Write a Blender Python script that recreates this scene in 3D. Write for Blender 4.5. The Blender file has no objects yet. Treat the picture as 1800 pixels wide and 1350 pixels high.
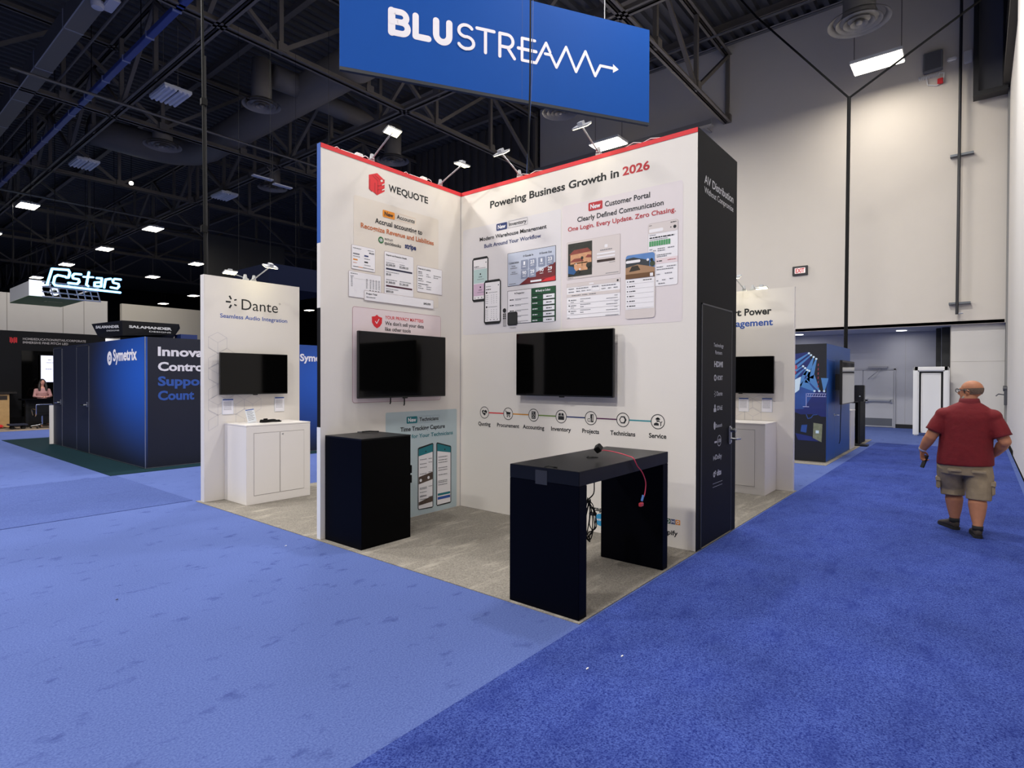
import bpy, bmesh, math, random
from mathutils import Vector, Matrix

random.seed(7)
sc = bpy.context.scene
COL = sc.collection
PI = math.pi

# ------------------------------------------------------------------ camera
F_PX = 1007.3
YAW, PITCH, ROLL = math.radians(39.086), math.radians(0.537), math.radians(0.170)
EYE = Vector((0, 0, 1.72))
fw = Vector((math.cos(YAW) * math.cos(PITCH), math.sin(YAW) * math.cos(PITCH), -math.sin(PITCH)))
rt = Vector((math.sin(YAW), -math.cos(YAW), 0))
up = rt.cross(fw)
r2 = rt * math.cos(ROLL) + up * math.sin(ROLL)
u2 = -rt * math.sin(ROLL) + up * math.cos(ROLL)
cd = bpy.data.cameras.new('camera')
cam = bpy.data.objects.new('camera', cd)
COL.objects.link(cam)
cam.matrix_world = Matrix(((r2.x, u2.x, -fw.x, EYE.x), (r2.y, u2.y, -fw.y, EYE.y), (r2.z, u2.z, -fw.z, EYE.z), (0, 0, 0, 1)))
cd.sensor_fit = 'HORIZONTAL'
cd.sensor_width = 36.0
cd.lens = 36.0 * F_PX / 1800.0
cd.clip_start = 0.05
cd.clip_end = 300
sc.camera = cam

# ------------------------------------------------------------------ world, exposure, hall lights
w = bpy.data.worlds.new('hall_air')
sc.world = w
w.use_nodes = True
bg = w.node_tree.nodes['Background']
bg.inputs[0].default_value = (0.7, 0.66, 0.66, 1)
bg.inputs[1].default_value = 0.02
sc.view_settings.view_transform = 'Standard'
sc.view_settings.look = 'None'
sc.view_settings.exposure = 0.0
sc.view_settings.gamma = 1.0
sc.view_settings.use_curve_mapping = False
sc.cycles.use_denoising = True
sc.cycles.max_bounces = 6
sc.cycles.sample_clamp_indirect = 6.0

LAMP_Z = 11.08
HALL_W = 560.0
def area_lamp(name, loc, power, sx, sy, color=(1, 0.95, 0.9), rot=(0, 0, 0), parent=None, spread=PI):
    d = bpy.data.lights.new(name, 'AREA')
    d.shape = 'RECTANGLE'
    d.size, d.size_y = sx, sy
    d.energy = power
    d.color = color
    d.spread = spread
    o = bpy.data.objects.new(name, d)
    o.location = loc
    o.rotation_euler = rot
    COL.objects.link(o)
    if parent: o.parent = parent
    return o
# the hall's own lamps straight above and behind the viewpoint (their housings are out of the picture)
for (x, y, k) in ((1.4, 2.4, 0.55), (1.4, 11.5, 1.25), (7.7, 2.4, 0.7), (7.7, 11.5, 0.7), (13.8, 2.4, 1.0), (13.8, 11.5, 0.9),
                  (-4.9, 2.4, 1.2), (-4.9, 11.5, 2.2), (-11.2, 2.4, 1.2), (1.4, 21, 0.6), (1.4, 30.5, 0.5)):
    area_lamp('hall_lamp', (x, y, LAMP_Z), HALL_W * k, 0.8, 1.25, (1, 0.972, 0.93))

# ------------------------------------------------------------------ materials
def lin(h):
    if isinstance(h, tuple): return h
    h = h.lstrip('#')
    c = [int(h[i:i + 2], 16) / 255 for i in (0, 2, 4)]
    return tuple((x / 12.92 if x <= 0.04045 else ((x + 0.055) / 1.055) ** 2.4) for x in c)
_m = {}
def mat(name, col, rough=0.6, metal=0.0, emit=0.0, spec=0.5, noise=0.0, nscale=30.0, bump=0.0, alpha=1.0, coat=0.0, ecol=None):
    if name in _m: return _m[name]
    m = bpy.data.materials.new(name)
    m.use_nodes = True
    nt = m.node_tree
    b = nt.nodes['Principled BSDF']
    c = lin(col)
    b.inputs['Base Color'].default_value = (*c, 1)
    b.inputs['Roughness'].default_value = rough
    b.inputs['Metallic'].default_value = metal
    b.inputs['Specular IOR Level'].default_value = spec
    b.inputs['Coat Weight'].default_value = coat
    if emit:
        e = lin(ecol) if ecol else c
        b.inputs['Emission Color'].default_value = (*e, 1)
        b.inputs['Emission Strength'].default_value = emit
    if noise or bump:
        tc = nt.nodes.new('ShaderNodeTexCoord')
        nz = nt.nodes.new('ShaderNodeTexNoise')
        nz.inputs['Scale'].default_value = nscale
        nz.inputs['Detail'].default_value = 5
        nt.links.new(tc.outputs['Object'], nz.inputs['Vector'])
        if noise:
            mx = nt.nodes.new('ShaderNodeMix'); mx.data_type = 'RGBA'
            mx.inputs[6].default_value = (*[x * (1 - noise) for x in c], 1)
            mx.inputs[7].default_value = (*[min(1, x * (1 + noise)) for x in c], 1)
            nt.links.new(nz.outputs['Fac'], mx.inputs[0])
            nt.links.new(mx.outputs[2], b.inputs['Base Color'])
        if bump:
            bp = nt.nodes.new('ShaderNodeBump')
            bp.inputs['Strength'].default_value = bump
            bp.inputs['Distance'].default_value = 0.01
            nt.links.new(nz.outputs['Fac'], bp.inputs['Height'])
            nt.links.new(bp.outputs['Normal'], b.inputs['Normal'])
    _m[name] = m
    return m

def carpet_mat(name, c1, c2, stain, stain_amt, pile=90.0, stain_scale=(1.3, 2.2, 1), lo=0.60, hi=0.72, sway=0.08, sway_scale=0.5):
    m = bpy.data.materials.new(name); m.use_nodes = True
    nt = m.node_tree; b = nt.nodes['Principled BSDF']; N = nt.nodes.new; L = nt.links.new
    tc = N('ShaderNodeTexCoord')
    n1 = N('ShaderNodeTexNoise'); n1.inputs['Scale'].default_value = pile; n1.inputs['Detail'].default_value = 6; n1.inputs['Roughness'].default_value = 0.7
    L(tc.outputs['Object'], n1.inputs['Vector'])
    r1 = N('ShaderNodeValToRGB'); r1.color_ramp.elements[0].position = 0.36; r1.color_ramp.elements[1].position = 0.64
    r1.color_ramp.elements[0].color = (*lin(c1), 1); r1.color_ramp.elements[1].color = (*lin(c2), 1)
    L(n1.outputs['Fac'], r1.inputs[0])
    mp = N('ShaderNodeMapping'); mp.inputs['Scale'].default_value = stain_scale
    L(tc.outputs['Object'], mp.inputs['Vector'])
    n2 = N('ShaderNodeTexNoise'); n2.inputs['Scale'].default_value = 2.6; n2.inputs['Detail'].default_value = 7; n2.inputs['Roughness'].default_value = 0.62
    L(mp.outputs[0], n2.inputs['Vector'])
    r2_ = N('ShaderNodeValToRGB'); r2_.color_ramp.elements[0].position = lo; r2_.color_ramp.elements[1].position = hi
    L(n2.outputs['Fac'], r2_.inputs[0])
    n3 = N('ShaderNodeTexNoise'); n3.inputs['Scale'].default_value = sway_scale; n3.inputs['Detail'].default_value = 3
    L(tc.outputs['Object'], n3.inputs['Vector'])
    ml = N('ShaderNodeMath'); ml.operation = 'MULTIPLY'; ml.inputs[1].default_value = stain_amt
    L(r2_.outputs[0], ml.inputs[0])
    mx = N('ShaderNodeMix'); mx.data_type = 'RGBA'; mx.inputs[7].default_value = (*lin(stain), 1)
    L(r1.outputs[0], mx.inputs[6]); L(ml.outputs[0], mx.inputs[0])
    hs = N('ShaderNodeHueSaturation')
    mr = N('ShaderNodeMapRange'); mr.inputs[1].default_value = 0.3; mr.inputs[2].default_value = 0.7; mr.inputs[3].default_value = 1 - sway; mr.inputs[4].default_value = 1 + sway
    L(n3.outputs['Fac'], mr.inputs[0]); L(mr.outputs[0], hs.inputs['Value']); L(mx.outputs[2], hs.inputs['Color'])
    L(hs.outputs[0], b.inputs['Base Color'])
    b.inputs['Roughness'].default_value = 1.0; b.inputs['Specular IOR Level'].default_value = 0.1
    bp = N('ShaderNodeBump'); bp.inputs['Strength'].default_value = 0.6; bp.inputs['Distance'].default_value = 0.01
    L(n1.outputs['Fac'], bp.inputs['Height']); L(bp.outputs['Normal'], b.inputs['Normal'])
    return m

def print_gradient_mat(name, centre, radii, inner, outer, gain=1.0):
    """a print that fades from a bright spot to navy (it is printed that way on the booth skin)"""
    m = bpy.data.materials.new(name); m.use_nodes = True
    nt = m.node_tree; b = nt.nodes['Principled BSDF']; N = nt.nodes.new; L = nt.links.new
    tc = N('ShaderNodeTexCoord'); mp = N('ShaderNodeMapping')
    mp.vector_type = 'TEXTURE'
    mp.inputs['Location'].default_value = centre; mp.inputs['Scale'].default_value = radii
    L(tc.outputs['Object'], mp.inputs['Vector'])
    g = N('ShaderNodeTexGradient'); g.gradient_type = 'SPHERICAL'; L(mp.outputs[0], g.inputs[0])
    r = N('ShaderNodeValToRGB'); r.color_ramp.interpolation = 'EASE'
    r.color_ramp.elements[0].color = (*lin(outer), 1); r.color_ramp.elements[1].color = (*lin(inner), 1)
    L(g.outputs['Fac'], r.inputs[0]); L(r.outputs[0], b.inputs['Base Color'])
    b.inputs['Roughness'].default_value = 0.55
    return m

# common paints
WHITE = mat('white_print_fabric', '#e0dad3', 0.75, noise=0.03, nscale=140, bump=0.05)
WHITE_LAM = mat('white_laminate', '#e6e1dd', 0.35)
WHITE_LAC = mat('white_lacquer_metal', '#e8e8e8', 0.35)
ALU = mat('aluminium', '#b9bbc0', 0.35, 1.0)
CHROME = mat('chrome', '#d0d2d6', 0.12, 1.0)
RED = mat('red_print', '#d5232c', 0.6)
DRED = mat('dark_red_print', '#b3202a', 0.6)
INK = mat('black_ink', '#17191c', 0.7)
GREYINK = mat('grey_ink', '#77787c', 0.7)
LGREY = mat('light_grey_ink', '#b9b5b6', 0.7)
NAVYINK = mat('navy_ink', '#1d2f66', 0.7)
BLUEINK = mat('blue_ink', '#2b51a0', 0.7)
ORANGE = mat('orange_ink', '#e08a1e', 0.7)
DORANGE = mat('burnt_orange_ink', '#c0652a', 0.7)
TEAL = mat('teal_ink', '#17747e', 0.7)
GREEN = mat('green_ink', '#2c6b3a', 0.7)
DGREEN = mat('dark_green_ink', '#114a2c', 0.7)
PEACH = mat('peach_print', '#ddd4c8', 0.75)
PINKP = mat('pale_pink_print', '#e2d2d3', 0.75)
GREYP = mat('pale_grey_print', '#dad6d7', 0.75)
BEIGEP = mat('pale_beige_print', '#d5cbc7', 0.75)
TEALP = mat('pale_teal_print', '#b4c4c9', 0.75)
CARD = mat('card_white_print', '#ebe8ea', 0.7)
EDGE = mat('card_edge_print', '#b5a7a6', 0.7)
WINK = mat('white_ink', '#e6e6ea', 0.7)
SINK = mat('silver_ink', '#b9babf', 0.6)
BLACKLAM = mat('black_laminate', '#030304', 0.5, spec=0.06)
BLACKTOP = mat('black_laminate_top', '#08080a', 0.36, spec=0.28)
NAVYLAM = mat('navy_black_laminate', '#01020a', 0.5, spec=0.07)
BLACKWALL = mat('black_booth_fabric', '#0d0d11', 0.7, spec=0.2)
SCREEN = mat('glossy_screen', '#040404', 0.06, spec=0.3)
BEZEL = mat('black_bezel', '#0b0b0c', 0.4)
CABLE = mat('black_cable', '#0a0a0b', 0.6, spec=0.2)
STEEL = mat('dark_roof_steel', '#6e6861', 0.7)
DECK = mat('dark_roof_deck', '#4c4c4f', 0.7)
DUCTM = mat('dark_duct_metal', '#6a655f', 0.6)
RUBBER = mat('black_rubber', '#0c0c0d', 0.8)
LIT = mat('lit_lens', '#fff3dc', 0.5, emit=14.0)
LITY = mat('lit_lens_warm', '#fff2b8', 0.5, emit=9.0)
TUBE_OFF = mat('unlit_tube', '#dfe2ee', 0.4)

# ------------------------------------------------------------------ helpers
class MB:
    """collects shapes into one mesh; every shape takes the material set last"""
    def __init__(s):
        s.bm = bmesh.new(); s.mats = []; s.i = 0
    def m(s, material):
        if material not in s.mats: s.mats.append(material)
        s.i = s.mats.index(material)
        return s
    def _f(s, vs):
        try:
            f = s.bm.faces.new(vs)
            f.material_index = s.i
            return f
        except ValueError:
            return None
    def box(s, a, b, bev=0.0, mx=None):
        x0, y0, z0 = (min(a[i], b[i]) for i in range(3)); x1, y1, z1 = (max(a[i], b[i]) for i in range(3))
        co = [(x0, y0, z0), (x1, y0, z0), (x1, y1, z0), (x0, y1, z0), (x0, y0, z1), (x1, y0, z1), (x1, y1, z1), (x0, y1, z1)]
        if mx is not None: co = [mx @ Vector(c) for c in co]
        v = [s.bm.verts.new(c) for c in co]
        fs = [s._f([v[k] for k in q]) for q in ((3, 2, 1, 0), (4, 5, 6, 7), (0, 1, 5, 4), (1, 2, 6, 5), (2, 3, 7, 6), (3, 0, 4, 7))]
        if bev:
            es = list({e for f in fs for e in f.edges})
            r = bmesh.ops.bevel(s.bm, geom=es, offset=bev, segments=2, affect='EDGES')
            for f in r['faces']: f.material_index = s.i
        return s
    def prism(s, pts, n):
        """pts: planar polygon; n: extrusion vector"""
        n = Vector(n); a = [s.bm.verts.new(p) for p in pts]; b = [s.bm.verts.new(Vector(p) + n) for p in pts]
        s._f(a[::-1]); s._f(b)
        for i in range(len(a)):
            j = (i + 1) % len(a)
            s._f([a[i], a[j], b[j], b[i]])
        return s
    def poly(s, pts):
        s._f([s.bm.verts.new(p) for p in pts]); return s
    def ring(s, c, ax1, ax2, n):
        return [s.bm.verts.new(Vector(c) + ax1 * math.cos(2 * PI * k / n) + ax2 * math.sin(2 * PI * k / n)) for k in range(n)]
    def skin(s, rings, caps=True):
        for a, b in zip(rings, rings[1:]):
            n = len(a)
            for k in range(n):
                s._f([a[k], a[(k + 1) % n], b[(k + 1) % n], b[k]])
        if caps: s._f(rings[0][::-1]); s._f(rings[-1])
        return s
    def tube(s, pts, r, n=8):
        pts = [Vector(p) for p in pts]; rs = r if isinstance(r, (list, tuple)) else [r] * len(pts)
        rings = []; prev = None
        for i, p in enumerate(pts):
            t = (pts[min(i + 1, len(pts) - 1)] - pts[max(i - 1, 0)]).normalized()
            if prev is None:
                ref = Vector((0, 0, 1)) if abs(t.z) < 0.9 else Vector((1, 0, 0))
                a = t.cross(ref).normalized()
            else:
                a = (prev - t * prev.dot(t)).normalized()
            prev = a
            rings.append(s.ring(p, a * rs[i], t.cross(a) * rs[i], n))
        return s.skin(rings)
    def lathe(s, prof, c, n=24, axis='Z'):
        c = Vector(c); rings = []
        A = {'Z': (Vector((1, 0, 0)), Vector((0, 1, 0)), Vector((0, 0, 1))), 'Y': (Vector((1, 0, 0)), Vector((0, 0, 1)), Vector((0, 1, 0))), 'X': (Vector((0, 1, 0)), Vector((0, 0, 1)), Vector((1, 0, 0)))}[axis]
        for r, h in prof: rings.append(s.ring(c + A[2] * h, A[0] * max(r, 1e-4), A[1] * max(r, 1e-4), n))
        return s.skin(rings)
    def loft(s, secs, n=20):
        """secs: (centre, half width vector, half depth vector)"""
        return s.skin([s.ring(c, Vector(a), Vector(b), n) for c, a, b in secs])
    def ball(s, c, r, mx=None, seg=16, rng=10):
        c = Vector(c); r = Vector(r) if not isinstance(r, (int, float)) else Vector((r, r, r))
        rings = []
        for i in range(rng + 1):
            ph = -PI / 2 + PI * i / rng; q = max(math.cos(ph), 0.01); z = math.sin(ph)
            row = []
            for k in range(seg):
                p = Vector((r.x * q * math.cos(2 * PI * k / seg), r.y * q * math.sin(2 * PI * k / seg), r.z * z))
                if mx is not None: p = mx @ p
                row.append(s.bm.verts.new(c + p))
            rings.append(row)
        return s.skin(rings)
    # ---- flat print, drawn in a board's own plane: u to the right, z up, lifted off the board by layers
    def y(s, layer): return -0.0012 * layer
    def rect(s, u0, z0, u1, z1, layer=1):
        y = s.y(layer); return s.poly([(u0, y, z0), (u1, y, z0), (u1, y, z1), (u0, y, z1)])
    def pg(s, pts, layer=1):
        ar = sum(a[0] * b_[1] - b_[0] * a[1] for a, b_ in zip(pts, pts[1:] + pts[:1]))
        if ar < 0: pts = pts[::-1]
        y = s.y(layer); return s.poly([(u, y, z) for u, z in pts])
    def rr_pts(s, u0, z0, u1, z1, r, n=5):
        out = []
        for cx, cz, a0 in ((u1 - r, z0 + r, -PI / 2), (u1 - r, z1 - r, 0), (u0 + r, z1 - r, PI / 2), (u0 + r, z0 + r, PI)):
            for k in range(n + 1):
                a = a0 + PI / 2 * k / n; out.append((cx + r * math.cos(a), cz + r * math.sin(a)))
        return out
    def rrect(s, u0, z0, u1, z1, r=0.02, layer=1): return s.pg(s.rr_pts(u0, z0, u1, z1, r), layer)
    def rframe(s, u0, z0, u1, z1, r=0.02, t=0.006, layer=1):
        a = s.rr_pts(u0, z0, u1, z1, r); b = s.rr_pts(u0 + t, z0 + t, u1 - t, z1 - t, max(r - t, 0.001)); y = s.y(layer)
        va = [s.bm.verts.new((u, y, z)) for u, z in a]; vb = [s.bm.verts.new((u, y, z)) for u, z in b]
        for i in range(len(va)):
            j = (i + 1) % len(va); s._f([va[i], va[j], vb[j], vb[i]])
        return s
    def card(s, u0, z0, u1, z1, fill, edge, r=0.015, t=0.006, layer=1):
        s.m(edge).rrect(u0, z0, u1, z1, r, layer); return s.m(fill).rrect(u0 + t, z0 + t, u1 - t, z1 - t, max(r - t, 0.002), layer + 1)
    def disc(s, u, z, r, layer=1, n=24, rz=None):
        rz = rz or r; return s.pg([(u + r * math.cos(2 * PI * k / n), z + rz * math.sin(2 * PI * k / n)) for k in range(n)], layer)
    def annulus(s, u, z, r0, r1, layer=1, n=32):
        y = s.y(layer)
        a = [s.bm.verts.new((u + r0 * math.cos(2 * PI * k / n), y, z + r0 * math.sin(2 * PI * k / n))) for k in range(n)]
        b = [s.bm.verts.new((u + r1 * math.cos(2 * PI * k / n), y, z + r1 * math.sin(2 * PI * k / n))) for k in range(n)]
        for i in range(n):
            j = (i + 1) % n; s._f([a[i], a[j], b[j], b[i]])
        return s
    def stroke(s, pts, wd, layer=1, cap=True):
        for i, (a, b) in enumerate(zip(pts, pts[1:])):
            layer += 0.06
            d = Vector((b[0] - a[0], b[1] - a[1])); 
            if d.length < 1e-6: continue
            nrm = Vector((-d.y, d.x)).normalized() * wd / 2
            s.pg([(a[0] + nrm.x, a[1] + nrm.y), (a[0] - nrm.x, a[1] - nrm.y), (b[0] - nrm.x, b[1] - nrm.y), (b[0] + nrm.x, b[1] + nrm.y)], layer)
        if cap:
            for p in pts: layer += 0.06; s.disc(p[0], p[1], wd / 2, layer, 16)
        return s
    def line(s, u0, z0, u1, z1, wd, layer=1): return s.stroke([(u0, z0), (u1, z1)], wd, layer, False)
    def text(s, body, u0, u1, z, cap, layer=2, bold=0.0, mx=None):
        """one line of lettering from u0 to u1 on baseline z with capitals cap high"""
        me = text_mesh(body, bold); vs = [v.co for v in me.vertices]
        xa = min(v.x for v in vs); xb = max(v.x for v in vs)
        kx = (u1 - u0) / (xb - xa) if u1 is not None else cap / CAP
        kz = cap / CAP; y = s.y(layer)
        nv = [s.bm.verts.new((u0 + (v.x - xa) * kx, y, z + v.y * kz)) for v in vs]
        for p in me.polygons: s._f([nv[k] for k in p.vertices])
        bpy.data.meshes.remove(me)
        return s
    def greek(s, u0, z, u1, h, layer=3, seed=0):
        """a run of print too small to read: short dashes"""
        rg = random.Random(seed * 131 + int(u0 * 1000) + int(z * 777)); u = u0
        while u < u1:
            l = min(rg.uniform(1.2, 3.6) * h, u1 - u)
            s.rect(u, z, u + l, z + h, layer); u += l + 0.5 * h
        return s
    def done(s, name, parent=None, smooth=False, loc=None, rot=None):
        me = bpy.data.meshes.new(name)
        s.bm.normal_update()
        s.bm.to_mesh(me); s.bm.free()
        for m_ in s.mats: me.materials.append(m_)
        if smooth:
            for p in me.polygons: p.use_smooth = True
        o = bpy.data.objects.new(name, me); COL.objects.link(o)
        if parent is not None: o.parent = parent
        if loc is not None: o.location = loc
        if rot is not None: o.rotation_euler = rot
        return o

def text_mesh(body, bold=0.0):
    c = bpy.data.curves.new('lettering', 'FONT'); c.body = body; c.size = 1.0; c.offset = bold; c.resolution_u = 3
    o = bpy.data.objects.new('lettering', c)
    me = bpy.data.meshes.new_from_object(o)
    bpy.data.objects.remove(o); bpy.data.curves.remove(c)
    return me
_h = text_mesh('H'); CAP = max(v.co.y for v in _h.vertices) - min(v.co.y for v in _h.vertices); bpy.data.meshes.remove(_h)

def tag(o, label=None, cat=None, group=None, kind=None):
    if label: o['label'] = label
    if cat: o['category'] = cat
    if group: o['group'] = group
    if kind: o['kind'] = kind
    return o
def thing(name, label, cat, loc=(0, 0, 0), rotz=0.0, group=None):
    o = bpy.data.objects.new(name, None); COL.objects.link(o); o.empty_display_size = 0.1
    o.location = loc; o.rotation_euler = (0, 0, rotz)
    return tag(o, label, cat, group)
def struct(name, mb, loc=None): return tag(mb.done(name, loc=loc), kind='structure')
def copy_tree(src, loc, rotz=None, label=None, group=None):
    r = src.copy(); COL.objects.link(r); r.location = loc
    if rotz is not None: r.rotation_euler = (0, 0, rotz)
    if label: r['label'] = label
    if group: r['group'] = group
    for ch in list(src.children):
        c = ch.copy(); COL.objects.link(c); c.parent = r
        for g in list(ch.children):
            d = g.copy(); COL.objects.link(d); d.parent = c
    return r
# ================================================================== THE SETTING
CARPET = carpet_mat('blue_carpet', '#485791', '#6072ac', '#2f3b76', 0.6, 90, (1.5, 2.3, 1), 0.585, 0.70, 0.09, 0.45)
CARPET_AISLE = carpet_mat('blue_carpet_dark_sheen', '#142068', '#4c60a8', '#1b2870', 0.45, 105, (1.1, 2.4, 1), 0.5, 0.7, 0.16, 1.3)  # same blue carpet; the sheen of its other pile direction is painted darker
CARPET_FAR = carpet_mat('shaded_pile_carpet', '#414f88', '#52639a', '#303b72', 0.4, 60, (0.7, 2.4, 1))
CARPET_GREY = carpet_mat('grey_carpet', '#6f6a63', '#9a948b', '#b9b1a4', 0.6, 90, (0.7, 2.6, 1), 0.53, 0.72)
CARPET_GREEN = carpet_mat('dark_green_carpet', '#0c2029', '#16323a', '#0a1820', 0.4, 70)
CARPET_TAN = carpet_mat('tan_carpet', '#7d6f63', '#988878', '#6a5d52', 0.4, 60)

f = MB().m(CARPET); f.box((-14, -0.62, -0.1), (70, 95, 0))
struct('floor', f)
def carpet(name, x0, y0, x1, y1, material, label, th=0.006):
    return tag(MB().m(material).box((x0, y0, 0.0005), (x1, y1, th)).done(name), label, 'carpet')
carpet('aisle_carpet', -3, -0.55, 18.4, 2.127, CARPET_AISLE, 'blue carpet runner, painted darker for its pile sheen, under the walking man')
carpet('aisle_carpet', -8, 8.52, 3.40, 11.68, CARPET_FAR, 'muted blue carpet strip between the grey booth floor and the green-black carpet')
carpet('booth_carpet', 3.40, 2.15, 9.62, 8.42, CARPET_GREY, 'worn grey carpet under the white and black exhibit with the two black counters')
carpet('booth_carpet', 3.33, 11.72, 9.5, 20.6, CARPET_GREEN, 'green-black carpet under the navy blue exhibit with two outlined doors')
carpet('booth_carpet', 12.8, 2.33, 19.2, 6.2, CARPET_GREY, 'pale grey carpet under the royal blue exhibit by the white wall')
carpet('booth_carpet', 1.5, 23.75, 9.5, 28.6, CARPET_TAN, 'tan carpet under the black video wall exhibit')

PAINT = mat('beige_wall_paint', '#d5cec5', 0.9, noise=0.02, nscale=2.0)
PAINT2 = mat('white_partition_paint', '#d9d5d0', 0.7, noise=0.02, nscale=3.0)
GREYPAINT = mat('grey_recess_paint', '#b9bac2', 0.9, noise=0.02, nscale=3.0)
SEAM = mat('panel_seam', '#a39d96', 0.9)
COVE = mat('black_cove_base', '#222326', 0.8)

# the tall beige wall with an opening along its foot
b = MB().m(PAINT)
b.box((22, -0.62, 3.40), (22.35, 16.2, 14.45))
b.box((22.35, 6.6, 0), (22.7, 16.2, 3.4))
struct('wall_back', b)
b = MB().m(PAINT2).box((22.2, -0.62, 0), (22.34, 0.66, 3.395))
b.m(SEAM).box((22.195, -0.62, 2.28), (22.2, 0.66, 2.285)); b.box((22.195, 0.645, 0), (22.2, 0.66, 3.39))
b.m(COVE).box((22.185, -0.62, 0), (22.2, -0.35, 0.13))
struct('wall_infill', b)
b = MB().m(GREYPAINT).box((24.5, -0.6, 0), (24.7, 8.2, 3.4))
b.m(SEAM).box((24.495, 1.98, 0.14), (24.5, 1.985, 3.3))
struct('wall_recess', b)
struct('ceiling_recess', MB().m(GREYPAINT).box((22.0, -0.6, 3.405), (24.7, 8.2, 3.5)))
struct('baseboard_recess', MB().m(COVE).box((24.47, 1.2, 0.0), (24.5, 2.26, 0.14)).box((24.47, 3.33, 0), (24.5, 8.2, 0.14)))
struct('baseboard_infill', MB().m(COVE).box((22.15, -0.1, 0.0), (22.2, 0.66, 0.13)))

# folding partition that runs beside the aisle
b = MB().m(PAINT2)
xs = [-3, 1.2, 5.4, 9.6, 13.2, 16.75]
for a, c in zip(xs, xs[1:]): b.box((a, -0.8, 0.06), (c - 0.012, -0.62, 10.1), 0.004)
b.box((16.8, -0.84, 0.06), (19.4, -0.66, 10.1)); b.box((19.41, -0.84, 0.06), (21.75, -0.66, 10.1))
b.m(mat('dark_header_steel', '#2b2826', 0.7)).box((-3, -0.78, 10.1), (22, -0.60, 14.4)).box((-3, -0.6, 10.1), (21.4, -0.5, 10.35)).box((-3, -0.6, 11.5), (21.4, -0.54, 11.7))
b.m(RUBBER).box((-3, -0.79, 0.0), (21.7, -0.67, 0.06))
struct('wall_right', b)
b = MB().m(mat('grey_column_paint', '#8d8c8b', 0.8)).box((21.72, -0.84, 0), (21.98, -0.62, 10.6))
struct('trim_corner', b)

# roof deck: long ribs
b = MB().m(DECK)
y = -14.0; prof = []
while y < 96:
    prof += [(y, 14.45), (y + 0.16, 14.45), (y + 0.2, 14.60), (y + 0.36, 14.60)]; y += 0.4
va = [b.bm.verts.new((-14, q[0], q[1])) for q in prof]; vb = [b.bm.verts.new((72, q[0], q[1])) for q in prof]
for i in range(len(prof) - 1): b._f([va[i], va[i + 1], vb[i + 1], vb[i]])
b.box((-14, -14, 14.75), (72, 96, 14.85))
struct('ceiling', b)
DARKWALL = mat('dark_hall_wall', '#1b1b1d', 0.9)
struct('wall_far', MB().m(DARKWALL).box((-14, 95, 0), (72, 95.3, 14.5)))
struct('wall_left', MB().m(DARKWALL).box((-14.3, -14, 0), (-14, 95, 14.5)))
struct('wall_behind', MB().m(DARKWALL).box((-14, -14.3, 0), (72, -14, 14.5)))
struct('wall_side', MB().m(DARKWALL).box((72, 26, 0), (72.3, 95, 14.5)))

# white hall walls far away beyond the booths on the left
b = MB().m(PAINT2).box((4.0, 45, 0), (12.66, 45.4, 6.78))
for x in (7.55, 10.25, 11.35): b.m(SEAM).box((x, 44.99, 0), (x + 0.03, 45, 6.78))
struct('wall_north', b)
b = MB().m(mat('cream_wall_paint', '#d9d2c4', 0.9)).box((13.55, 45.2, 0), (18.6, 45.6, 6.75))
struct('wall_northeast', b)
# ribbed dark wall high above, beyond the beige wall
b = MB().m(mat('ribbed_dark_metal', '#57534f', 0.6))
y = 16.3
while y < 27: b.box((21.9, y, 7.6), (22.0, y + 0.3, 14.4)); b.box((22.0, y + 0.3, 7.6), (22.1, y + 0.55, 14.4)); y += 0.55
struct('wall_ribbed', b)
struct('wall_upper', MB().m(mat('grey_hung_wall', '#5a5853', 0.9)).box((17.3, 41, 4), (23, 41.3, 11.6)))

# door in the recess
DOORP = mat('grey_door_paint', '#b7b8be', 0.5)
t = thing('door_1', None, None, (24.5, 0, 0)); tag(t, kind='structure')
MB().m(DOORP).box((-0.035, 2.33, 0.02), (-0.005, 3.24, 2.06)).box((-0.035, 3.28, 0.02), (-0.005, 4.2, 2.06)).done('door_leaf', t)
MB().m(mat('door_frame_paint', '#a9aab2', 0.5)).box((-0.05, 2.26, 0), (-0.003, 2.32, 2.12)).box((-0.05, 4.21, 0), (-0.003, 4.27, 2.12)).box((-0.05, 2.26, 2.07), (-0.003, 4.27, 2.13)).done('door_frame', t)
MB().m(ALU).box((-0.12, 2.38, 0.93), (-0.07, 3.2, 1.0), 0.01).box((-0.12, 3.1, 0.9), (-0.035, 3.2, 1.03)).box((-0.12, 2.36, 0.9), (-0.035, 2.42, 1.03)).done('panic_bar', t)
MB().m(mat('grey_kick_plate', '#6d7076', 0.4, 0.5)).box((-0.042, 2.36, 0.06), (-0.035, 3.21, 0.33)).box((-0.042, 3.31, 0.06), (-0.035, 4.17, 0.33)).done('kick_plate', t)
MB().m(mat('grey_closer', '#9a9aa2', 0.4, 0.3)).box((-0.11, 2.5, 2.13), (-0.03, 3.1, 2.2)).tube([(-0.08, 2.7, 2.11), (-0.35, 2.85, 1.95), (-0.06, 3.1, 1.75)], 0.012, 6).done('door_closer', t)

# recessed downlights
for i, (x, y, lb) in enumerate(((23.6, 2.03, 'round recessed downlight in the low soffit above the double door'), (23.5, 5.22, 'round recessed downlight in the low soffit beside the white panel edge'))):
    o = MB().m(mat('soffit_lamp', '#ffffff', 0.5, emit=5)).lathe([(0.0, -0.012), (0.15, -0.012), (0.15, 0.0)], (0, 0, 0), 24).done('downlight', loc=(x, y, 3.403))
    tag(o, lb, 'ceiling light')
    area_lamp('soffit_light', (x, y, 3.36), 9, 0.2, 0.2, (1, 0.97, 0.95))

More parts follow.
